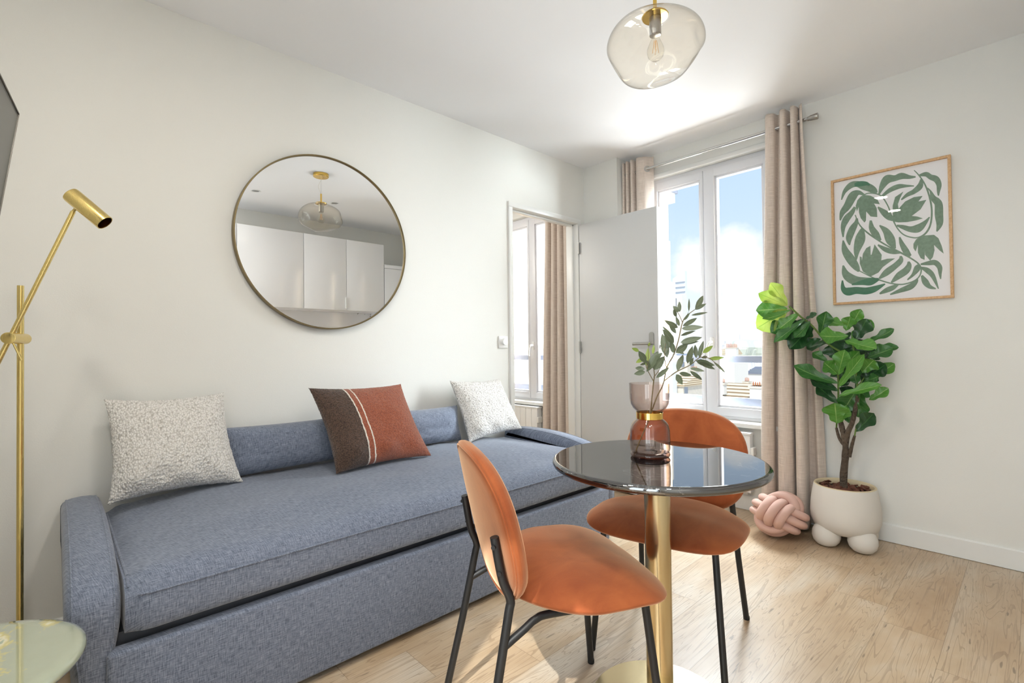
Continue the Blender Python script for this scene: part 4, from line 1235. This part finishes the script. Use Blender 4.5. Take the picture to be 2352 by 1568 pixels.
FLOWERS = [
 [(410,460),(470,468),(530,500),(553,545),(500,538),(525,580),(530,660),(470,655),(430,610),(428,690),(415,710),(380,670),(365,620),(362,570),(345,610),(335,560),(350,510),(380,475)],
 [(670,700),(668,560),(690,480),(765,430),(735,490),(715,545),(722,585),(780,520),(860,480),(938,470),(900,520),(972,505),(920,590),(840,650),(890,655),(940,672),(880,690),(800,705),(720,708)],
 [(470,1195),(400,1150),(372,1080),(372,1015),(388,1020),(392,1050),(400,990),(430,940),(468,918),(470,1000),(478,1000),(505,905),(530,940),(570,1000),(565,1050),(620,1035),(690,1032),(640,1065),(580,1110),(540,1160)],
 [(960,825),(1040,820),(1080,850),(1110,920),(1128,990),(1090,960),(1040,910),(1045,960),(1030,1020),(1005,1052),(960,1000),(958,970),(955,1045),(920,1030),(895,980),(895,910),(875,970),(855,940),(855,900),(880,860),(920,835)]]
art = MB()
for i, q in enumerate(SAGE): brush(art, q, .0002+.00002*i)
for i, q in enumerate(FLOWERS): shape(art, q, .0009+.00002*i)
art.build('leaf_drawing', M['sage'], pr, smooth=0, label='sage green brushed leaves and flowers')
for i, q in enumerate(DEEP):
    art = MB(); brush(art, q, .0011+.00002*i)
    art.build('dark_stroke', M['green_dark'], pr, smooth=0, label='darker green brush stroke')

# ================================================================== SMALL WALL THINGS
ds = thing('dimmer_switch', 'square white dimmer switch with a round knob beside the door frame', 'switch', (-1.071, -.001, 1.106))
MB().rbox((-1.112, -.011, 1.066), (-1.030, -.0005, 1.147), .004, 3).build('plate', M['plastic'], ds)
MB().lathe([(0, .030), (.0205, .030), (.0225, .027), (.0235, .010), (.027, .0095), (.027, .0085)], (-1.0695, 0, 1.107), 40, ROTM).build('knob', M['plastic'], ds)
so = thing('wall_socket', 'small white wall socket above the skirting beneath the window', 'socket', (-.0005, -1.135, .135))
so_m = MB().rbox((-.010, -1.176, .098), (-.0005, -1.096, .176), .004, 3); so_m.build('plate', M['plastic'], so)
MB().lathe([(.019, .0105), (.0215, .0112), (.0215, .009)], (0, -1.136, .137), 28, Matrix.Rotation(R(-90), 3, 'Y')).build('socket_ring', M['plastic'], so)

def radiator(label, y0, y1, z0, z1):
    t = thing('radiator', label, 'radiator', (-.05, (y0+y1)/2, z0))
    mb = MB(); n = max(2, round((y1-y0)/.073))
    for k in range(n):
        a = y0+(y1-y0)*k/n; b = y0+(y1-y0)*(k+1)/n
        mb.rbox((-.090, a+.0012, z0), (-.030, b-.0012, z1-.018), .004)
    mb.build('panel', M['rad'], t)
    mb = MB().rbox((-.094, y0-.004, z1-.018), (-.028, y1+.004, z1), .004); mb.build('top_cover', M['rad'], t)
    for ya in (y0+.1, y1-.13):
        MB().box((-.030, ya, z0+.1), (-.002, ya+.03, z1-.1)).build('bracket', M['steel'], t, smooth=0)
    mb = MB(); mb.rbox((-.098, y0-.022, z1-.14), (-.045, y0-.002, z1-.09), .004); mb.build('control', M['plastic'], t)
radiator('white electric radiator beneath the window, mostly hidden by the far chair', -1.225, -.62, .135, .512)
radiator('white ribbed radiator seen through the doorway under the far window', .632, 1.30, .03, .528)

# ================================================================== KITCHEN SIDE (what the mirror shows)
KF = -2.685
gk = 'white gloss wall cabinets'
for i, (xa, xb) in enumerate(((-2.62, -2.035), (-2.035, -1.42), (-1.42, -.966), (-.966, -.516))):
    lb = ('gloss white wall cabinet cut by the mirror rim on the lamp side', 'widest gloss white wall cabinet in the mirror, under the pendant reflection',
          'gloss white wall cabinet in the mirror with the cooker hood slot beside its handle', 'gloss white end wall cabinet in the mirror next to the lower tall unit')[i]
    t = thing('wall_cabinet', lb, 'cabinet', ((xa+xb)/2, YF+.001, 1.495), gk)
    MB().box((xa+.001, YF+.002, 1.495), (xb-.001, KF-.021, 2.268)).build('carcass', M['kitchen'], t, smooth=0)
    dd = MB().rbox((xa+.0022, KF-.020, 1.497), (xb-.0022, KF, 2.266), .0015).build('door', M['kitchen'], t)
    if i == 2:
        MB().rbox((xb-.014, KF-.002, 1.515), (xb-.0035, KF+.012, 1.635), .002).build('handle', M['plastic'], dd)
t = thing('tall_unit', 'lower white tall unit at the window end of the kitchen, seen in the mirror', 'cabinet', (-.27, YF+.001, 0))
MB().box((-.512, YF+.002, 0), (-.014, KF-.021, 2.045)).build('carcass', M['kitchen'], t, smooth=0)
MB().rbox((-.510, KF-.020, .08), (-.016, KF, 2.0), .0015).build('door', M['kitchen'], t)
MB().rbox((-.510, KF-.020, 2.004), (-.016, KF, 2.045), .0015).build('top_trim', M['kitchen'], t)
sb = MB().box((-3.2, YF+.0005, .90), (-.516, YF+.012, 1.4945)).build('splashback', M['marble_white'], None, (-1.9, YF, .9), smooth=0)
tag(sb, 'white veined marble splashback under the wall cabinets, seen in the mirror', 'splashback')
for i, (x, y) in enumerate(((-1.967, -2.336), (-1.284, -2.237))):
    t = thing('downlight', ('recessed ceiling spot at the mirror\'s lamp side', 'recessed ceiling spot beside the pendant reflection')[i], 'ceiling light', (x, y, H), 'recessed ceiling spots')
    MB().lathe([(.031, H-.0005), (.042, H-.0005), (.043, H-.003), (.040, H-.005), (.033, H-.004), (.031, H-.0005)], (x, y, 0), 36).build('ring', M['plastic'], t)
    MB().lathe([(0, H-.0012), (.030, H-.0012)], (x, y, 0), 24).build('lens', M['steel'], t)

# ================================================================== OUTSIDE
M['white_wall'] = plain('sunlit_white_render', lin(226, 222, 214), 0.9)
M['stone'] = plain('pale_limestone', lin(214, 206, 192), 0.9, var=.06)
M['zinc'] = plain('zinc_roof', lin(150, 156, 168), 0.5)
M['slate'] = plain('grey_slate', lin(120, 124, 136), 0.7)
M['terra'] = plain('terracotta', lin(198, 122, 78), 0.8)
M['far'] = plain('distant_pale_stone', lin(224, 222, 220), 0.9)
M['far_green'] = plain('distant_foliage', lin(204, 210, 198), 0.9)
M['win_dark'] = plain('dark_window', lin(120, 128, 140), 0.3)
def mat_tiles():
    t = NT('striped_tile_roof')
    w = t.node('ShaderNodeTexWave', bands_direction='Z'); w.inputs['Scale'].default_value = 2.2; w.inputs['Distortion'].default_value = .4
    t.link(t.coord(), w.inputs['Vector'])
    t.set(Base_Color=t.ramp(w.outputs['Fac'], [(.45, lin(232, 216, 186)), (.8, lin(150, 124, 92))]), Roughness=.9)
    return t.m
M['tiles'] = mat_tiles()
M['glassy'] = plain('pale_blue_glazing', lin(222, 232, 242), 0.3)

def rail(label, dy):
    t = thing('guard_rail', label, 'railing', (.22, -.89+dy, .63))
    for za, zb in ((.945, .992), (.632, .700)):
        MB().rbox((.205, WY0+.0275+dy, za), (.235, WY1-.027+dy, zb), .003).build('bar', M['rail'], t)
rail('grey metal guard rail across the window beside the curtain', 0.0)
rail('grey metal guard rail across the window seen through the doorway', DW)

def ebox(mb, x, px0, px1, py0, py1, dx):
    a = at(px0, py1, 'x', x); b = at(px1, py0, 'x', x); w0 = a.y-b.y
    while a.y-at(px1, py0, 'x', x+dx).y < .6*w0: dx *= .8
    b.y = at(px1, py0, 'x', x+dx).y
    lo = (x, min(a.y, b.y), min(a.z, b.z)); hi = (x+dx, max(a.y, b.y), max(a.z, b.z))
    mb.box(lo, hi); return lo, hi
def pots(mb, lo, hi, n, h):
    for k in range(n):
        y = lo[1]+(hi[1]-lo[1])*(k+.5)/n
        s = (hi[1]-lo[1])/n*.28
        mb.lathe([(s, hi[2]), (s*.8, hi[2]+h*(.75+.25*((k*7) % 3)/2)), (0, hi[2]+h)], ((lo[0]+hi[0])/2, y, 0), 8)

t = thing('white_building', 'stepped white building with a jutting cornice past the left edge of the window', 'building', (6, 3.5, -6))
mb = MB(); lo, hi = ebox(mb, 5.0, 1380, 1550, 446, 470, .5); mb.build('cornice', M['white_wall'], t, smooth=0)
mb = MB(); mb.box((4.95, lo[1]-.04, hi[2]), (5.55, hi[1], hi[2]+.06)); mb.build('coping', M['slate'], t, smooth=0)
mb = MB(); ebox(mb, 7.0, 1250, 1539, 535, 1300, .8); mb.build('upper_block', M['white_wall'], t, smooth=0)
mb = MB(); l2, h2 = ebox(mb, 9.0, 1250, 1551, 634, 1300, 1.2); mb.build('lower_block', M['white_wall'], t, smooth=0)
mb = MB(); mb.box((8.9, l2[1]-.05, h2[2]), (9.1, h2[1], h2[2]+.06)); mb.build('parapet', M['slate'], t, smooth=0)
mb = MB(); ebox(mb, 6.0, 700, 1264, 330, 1500, .4); mb.build('white_glare_wall', M['white_wall'], t, smooth=0)  # added white wall standing in for the overexposed view through the doorway
t = thing('glass_tower', 'distant blue glass tower with a slanted top', 'building', (160, 80, -20))
a = at(1545, 640, 'x', 160); b = at(1573, 622, 'x', 160); zb = at(1545, 740, 'x', 160).z
tw = MB(); tw.prism([(b.y, zb), (a.y, zb), (a.y, a.z), (b.y, b.z)], 160, 161.5, 'x'); tw.build('tower', M['glassy'], t, smooth=0)
gr = MB()
for k in range(8):
    z = zb+(a.z-zb)*(k+1)/9
    gr.box((159.6, b.y, z), (160.0, a.y, z+.3))
gr.build('floor_bands', M['zinc'], t, smooth=0)
t = thing('white_tower_block', 'narrow white tower block in front of the glass tower', 'building', (120, 60, -20))
mb = MB(); lo, hi = ebox(mb, 120, 1548, 1577, 676, 860, 12); mb.build('block', M['white_wall'], t, smooth=0)
mb = MB(); mb.box((119.6, lo[1]+1.6, hi[2]-8.4), (120, hi[1]-.4, hi[2]-.8)); mb.build('louvre_panel', M['win_dark'], t, smooth=0)

def house(label, x, px0, px1, pyw, pyb, ridge=None, dx=8, wallm='white_wall', roofm='tiles', chim=(), wins=()):
    a = at(px0, pyb, 'x', x)
    t = thing('rooftop_house', label, 'building', (x, a.y, a.z))
    mb = MB(); lo, hi = ebox(mb, x, px0, px1, pyw, pyb, dx); dx = hi[0]-lo[0]; mb.build('wall', M[wallm], t, smooth=0)
    if ridge is not None:
        zr = at((px0+px1)/2, ridge, 'x', x+dx*.6).z
        rf = MB()
        e = .15
        rf.prism([(x-e, hi[2]-.02), (x+dx*.6, zr), (x+dx*.6, zr+.12), (x-e, hi[2]+.10)][::-1], lo[1]-e, hi[1]+e, 'y') if False else \
        rf.add([(x-e, lo[1]-e, hi[2]), (x-e, hi[1]+e, hi[2]), (x+dx*.6, hi[1]+e, zr), (x+dx*.6, lo[1]-e, zr), (x+dx+e, lo[1]-e, hi[2]), (x+dx+e, hi[1]+e, hi[2]),
                (x-e, lo[1]-e, hi[2]-.15), (x-e, hi[1]+e, hi[2]-.15), (x+dx+e, lo[1]-e, hi[2]-.15), (x+dx+e, hi[1]+e, hi[2]-.15)],
               [(0, 3, 2, 1), (3, 4, 5, 2), (0, 1, 7, 6), (4, 8, 9, 5), (0, 6, 8, 4, 3), (1, 2, 5, 9, 7), (6, 7, 9, 8)])
        rf.build('roof', M[roofm], t, smooth=0)
    for (xc, c0, c1, cy0, cy1, n) in chim:
        mb = MB(); lo2, hi2 = ebox(mb, xc, c0, c1, cy0, cy1, .8); ck = mb.build('chimney', M['white_wall'], t, smooth=0)
        mb = MB(); mb.box((lo2[0]-.06, lo2[1]-.06, hi2[2]-.12), (hi2[0]+.06, hi2[1]+.06, hi2[2])); mb.build('chimney_cap', M['stone'], ck, smooth=0)
        mb = MB(); pots(mb, lo2, hi2, n, (at(c0, cy0-9, 'x', xc).z-at(c0, cy0, 'x', xc).z)); mb.build('chimney_pots', M['terra'], ck)
    for (c0, c1, cy0, cy1) in wins:
        mb = MB(); ebox(mb, x-.12, c0, c1, cy0, cy1, .10); mb.build('window', M['win_dark'], t, smooth=0)
    return t
house('house with a striped tile roof, skylights and chimneys just below the window', 26, 1628, 1800, 919, 1000, 880, 10, chim=((25.6, 1650, 1669, 879, 905, 5), (25.4, 1722, 1764, 888, 916, 6), (30, 1708, 1724, 876, 890, 4)))
house('stone house with dormer windows beyond the lower left pane', 30, 1500, 1612, 884, 1000, 862, 7, wallm='stone', chim=((33, 1585, 1605, 850, 880, 4),), wins=((1548, 1556, 888, 902), (1572, 1580, 889, 903)))
house('tall blank white gable wall between the two rails', 44, 1640, 1718, 826, 960, None, 10)
house('white house with a dark mansard roof against the curtain edge', 58, 1718, 1810, 858, 960, 842, 8, roofm='slate', wins=((1722, 1750, 848, 857),))
house('gabled white house with a long row of chimney pots above the upper rail', 70, 1655, 1702, 812, 960, 800, 12, chim=((69.5, 1666, 1696, 798, 822, 9),))
house('orange-roofed house at the mullion below the skyline', 95, 1600, 1665, 818, 960, 800, 9, roofm='terra')
house('pale stone apartment front behind the olive sprig', 52, 1520, 1622, 822, 960, 812, 12, wallm='stone', roofm='zinc', wins=((1546, 1554, 826, 842), (1564, 1572, 826, 842), (1586, 1594, 826, 842)))
rnd2 = random.Random(3)
mb = MB()
for k in range(150):
    px = rnd2.uniform(1440, 1800); x = rnd2.uniform(160, 420)
    py = 792-8*(x-160)/260+rnd2.uniform(-3, 8)
    ebox(mb, x, px, px+rnd2.uniform(4, 13), py, 860, 12)
lo = at(1696, 768, 'x', 430)
ebox(mb, 430, 1694, 1700, 768, 800, 10)
o = mb.build('distant_city', M['far'], None, (300, 150, -10), smooth=0)
tag(o, 'pale hazy city skyline along the horizon', 'city', kind='stuff')
mb = MB()
for k in range(26):
    px = rnd2.uniform(1698, 1742); x = rnd2.uniform(120, 150)
    p = at(px, rnd2.uniform(797, 808), 'x', x)
    mb.lathe([(0, -2), (1.6, -1.4), (2.2, 0), (1.5, 1.5), (0, 2.1)], p, 9)
o = mb.build('distant_trees', M['far_green'], None, (135, 60, 0)); tag(o, 'pale green tree tops among the distant roofs', 'trees', kind='stuff')

# ------------------------------------------------------------------ sky
wd = bpy.data.worlds.new('sky'); bpy.context.scene.world = wd; wd.use_nodes = True
nt = wd.node_tree; n = nt.nodes; l = nt.links
bg = n['Background']
def W(kind, **kw):
    x = n.new(kind)
    for k, v in kw.items(): setattr(x, k, v)
    return x
def wm(op, a, b=None):
    x = W('ShaderNodeMath', operation=op)
    for i, v in enumerate((a, b)):
        if v is None: continue
        if isinstance(v, (int, float)): x.inputs[i].default_value = v
        else: l.new(v, x.inputs[i])
    return x.outputs[0]
tc = W('ShaderNodeTexCoord'); sp = W('ShaderNodeSeparateXYZ'); l.new(tc.outputs['Generated'], sp.inputs[0])
el = sp.outputs[2]
def wramp(fac, stops):
    x = W('ShaderNodeValToRGB'); e = x.color_ramp.elements
    while len(e) < len(stops): e.new(.5)
    for q, (p, c) in zip(e, stops): q.position = p; q.color = c
    l.new(fac, x.inputs[0]); return x.outputs[0]
blue = wramp(wm('ADD', wm('MULTIPLY', el, 1.0), 0.0), [(0.0, lin(250, 252, 253)), (.06, lin(232, 242, 252)), (.14, lin(212, 231, 251)), (.24, lin(199, 221, 247)), (.5, lin(172, 202, 240))])
mp = W('ShaderNodeMapping'); mp.inputs['Scale'].default_value = (1.0, 1.0, 1.5); mp.inputs['Location'].default_value = (.35, .12, .05)
l.new(tc.outputs['Generated'], mp.inputs['Vector'])
ns = W('ShaderNodeTexNoise'); ns.inputs['Scale'].default_value = 9.0; ns.inputs['Detail'].default_value = 7; ns.inputs['Roughness'].default_value = .55
l.new(mp.outputs[0], ns.inputs['Vector'])
cover = wm('SUBTRACT', ns.outputs['Fac'], .62)
for (az, elv, wd_, st) in ((22.6, 11.3, .036, .42), (20.8, 10.0, .042, .44), (23.8, 9.2, .03, .38), (26.4, 10.0, .036, .42), (25.6, 7.4, .030, .36), (22.6, 7.2, .030, .34), (27.4, 8.4, .026, .3), (20.8, 3.0, .05, .42), (22.4, 4.2, .026, .38), (19.5, 5.2, .03, .34), (25.5, .2, .06, .35), (20.6, 18.2, .014, .2), (60, 25, .3, .4), (-20, 30, .35, .4), (-60, 14, .2, .4), (95, 12, .25, .5)):
    d_ = Vector((math.cos(R(elv))*math.cos(R(az)), math.cos(R(elv))*math.sin(R(az)), math.sin(R(elv))))
    ds_ = W('ShaderNodeVectorMath', operation='DISTANCE'); l.new(tc.outputs['Generated'], ds_.inputs[0]); ds_.inputs[1].default_value = d_
    q = wm('DIVIDE', ds_.outputs['Value'], wd_)
    cover = wm('ADD', cover, wm('MULTIPLY', wm('EXPONENT', wm('MULTIPLY', wm('MULTIPLY', q, q), -1.0)), st))
cl_ = wramp(cover, [(.06, (0,0,0,1)), (.30, (.92,.92,.92,1))])
mx = W('ShaderNodeMix', data_type='RGBA'); l.new(cl_, mx.inputs[0]); l.new(blue, mx.inputs[6]); mx.inputs[7].default_value = lin(247, 250, 252)
l.new(mx.outputs[2], bg.inputs['Color']); bg.inputs['Strength'].default_value = 1.12

# ------------------------------------------------------------------ lights
def lamp_obj(name, kind, loc, energy, rot=None, **kw):
    d = bpy.data.lights.new(name, kind); d.energy = energy
    for k, v in kw.items(): setattr(d, k, v)
    o = bpy.data.objects.new(name, d); C.objects.link(o); o.location = loc
    if rot is not None: o.rotation_euler = rot
    return o
# sun on the roofs opposite (it comes from behind this building, so none enters the room)
s = lamp_obj('sun', 'SUN', (0, 0, 8), 3.6, angle=.01, color=(1, .96, .9))
s.rotation_euler = Vector((.62, .30, -.72)).to_track_quat('-Z', 'Y').to_euler()
for dy in (0, DW):
    p = lamp_obj('window_portal', 'AREA', (.13, (WY0+WY1)/2+dy, (WZ0+WZ1)/2), 1.0, (0, R(90), 0), shape='RECTANGLE', size=WZ1-WZ0, size_y=WY1-WY0)
    p.data.cycles.is_portal = True
# unseen fill lamps added beside, above and below the windows to brighten the room
def fill_panel(name, loc, aim, w, h, e, col):
    o = lamp_obj(name, 'AREA', loc, e, None, shape='RECTANGLE', size=w, size_y=h, color=col)
    o.rotation_euler = (Vector(aim)-Vector(loc)).to_track_quat('-Z', 'Y').to_euler()
E_SIDE, E_LOW, E_HIGH, E_FILL = 2950, 660, 1950, 56
fill_panel('fill_light_side', (1.9, -3.3, 2.3), (0, -.6, 1.2), 3.0, 3.4, E_SIDE, (.90, .965, 1))
fill_panel('fill_light_low', (4.0, -.9, -1.15), (0, -.8, 1.6), 5.0, 2.0, E_LOW, (.97, .99, 1))  # lamp added out of sight below the sill, lights the ceiling
fill_panel('fill_light_end', (XL-.55, (EY0+EY1)/2, 1.35), (XL, (EY0+EY1)/2, 1.3), 1.5, 2.4, E_FILL, (.90, .97, 1))  # fill light added outside the unseen glazed door
fill_panel('fill_light_high', (1.9, -.5, 4.3), (0, -.5, 1.3), 4.0, 2.4, E_HIGH, (.88, .955, 1))
for (x, y) in ((-2.66, -2.42), (-3.35, -2.52), (-2.66, -1.45), (-3.35, -1.45)):     # lit spots added out of view to fill this end of the room
    lamp_obj('ceiling_fill_spot', 'AREA', (x, y, H-.006), 7.0, None, shape='DISK', size=.11, color=(1.0, .93, .82))
lamp_obj('fill_light_beyond', 'POINT', (-1.2, 1.3, 2.2), 24, None, shadow_soft_size=.15, color=(1, .95, .88))  # unseen fill added for the room past the doorway

# ------------------------------------------------------------------ camera and view
cd = bpy.data.cameras.new('camera'); cam = bpy.data.objects.new('camera', cd); C.objects.link(cam)
cd.sensor_fit = 'HORIZONTAL'; cd.sensor_width = 36.0; cd.lens = F_PX/2352*36.0; cd.clip_start = .02; cd.clip_end = 2000
mw = Matrix((RT, UP, -AX)).transposed().to_4x4(); mw.translation = CAM
cam.matrix_world = mw
sc = bpy.context.scene
sc.camera = cam
sc.view_settings.view_transform = 'Standard'; sc.view_settings.look = 'None'
sc.view_settings.exposure = 0.1; sc.view_settings.gamma = 1.0; sc.view_settings.use_curve_mapping = False
cy = sc.cycles
cy.max_bounces = 10; cy.diffuse_bounces = 5; cy.glossy_bounces = 4; cy.transmission_bounces = 4; cy.transparent_max_bounces = 16
cy.use_adaptive_sampling = True; cy.adaptive_threshold = 0.05
cy.caustics_reflective = False; cy.caustics_refractive = False; cy.sample_clamp_indirect = 6.0
cy.use_denoising = True
try: cy.denoiser = 'OPENIMAGEDENOISE'
except Exception: pass
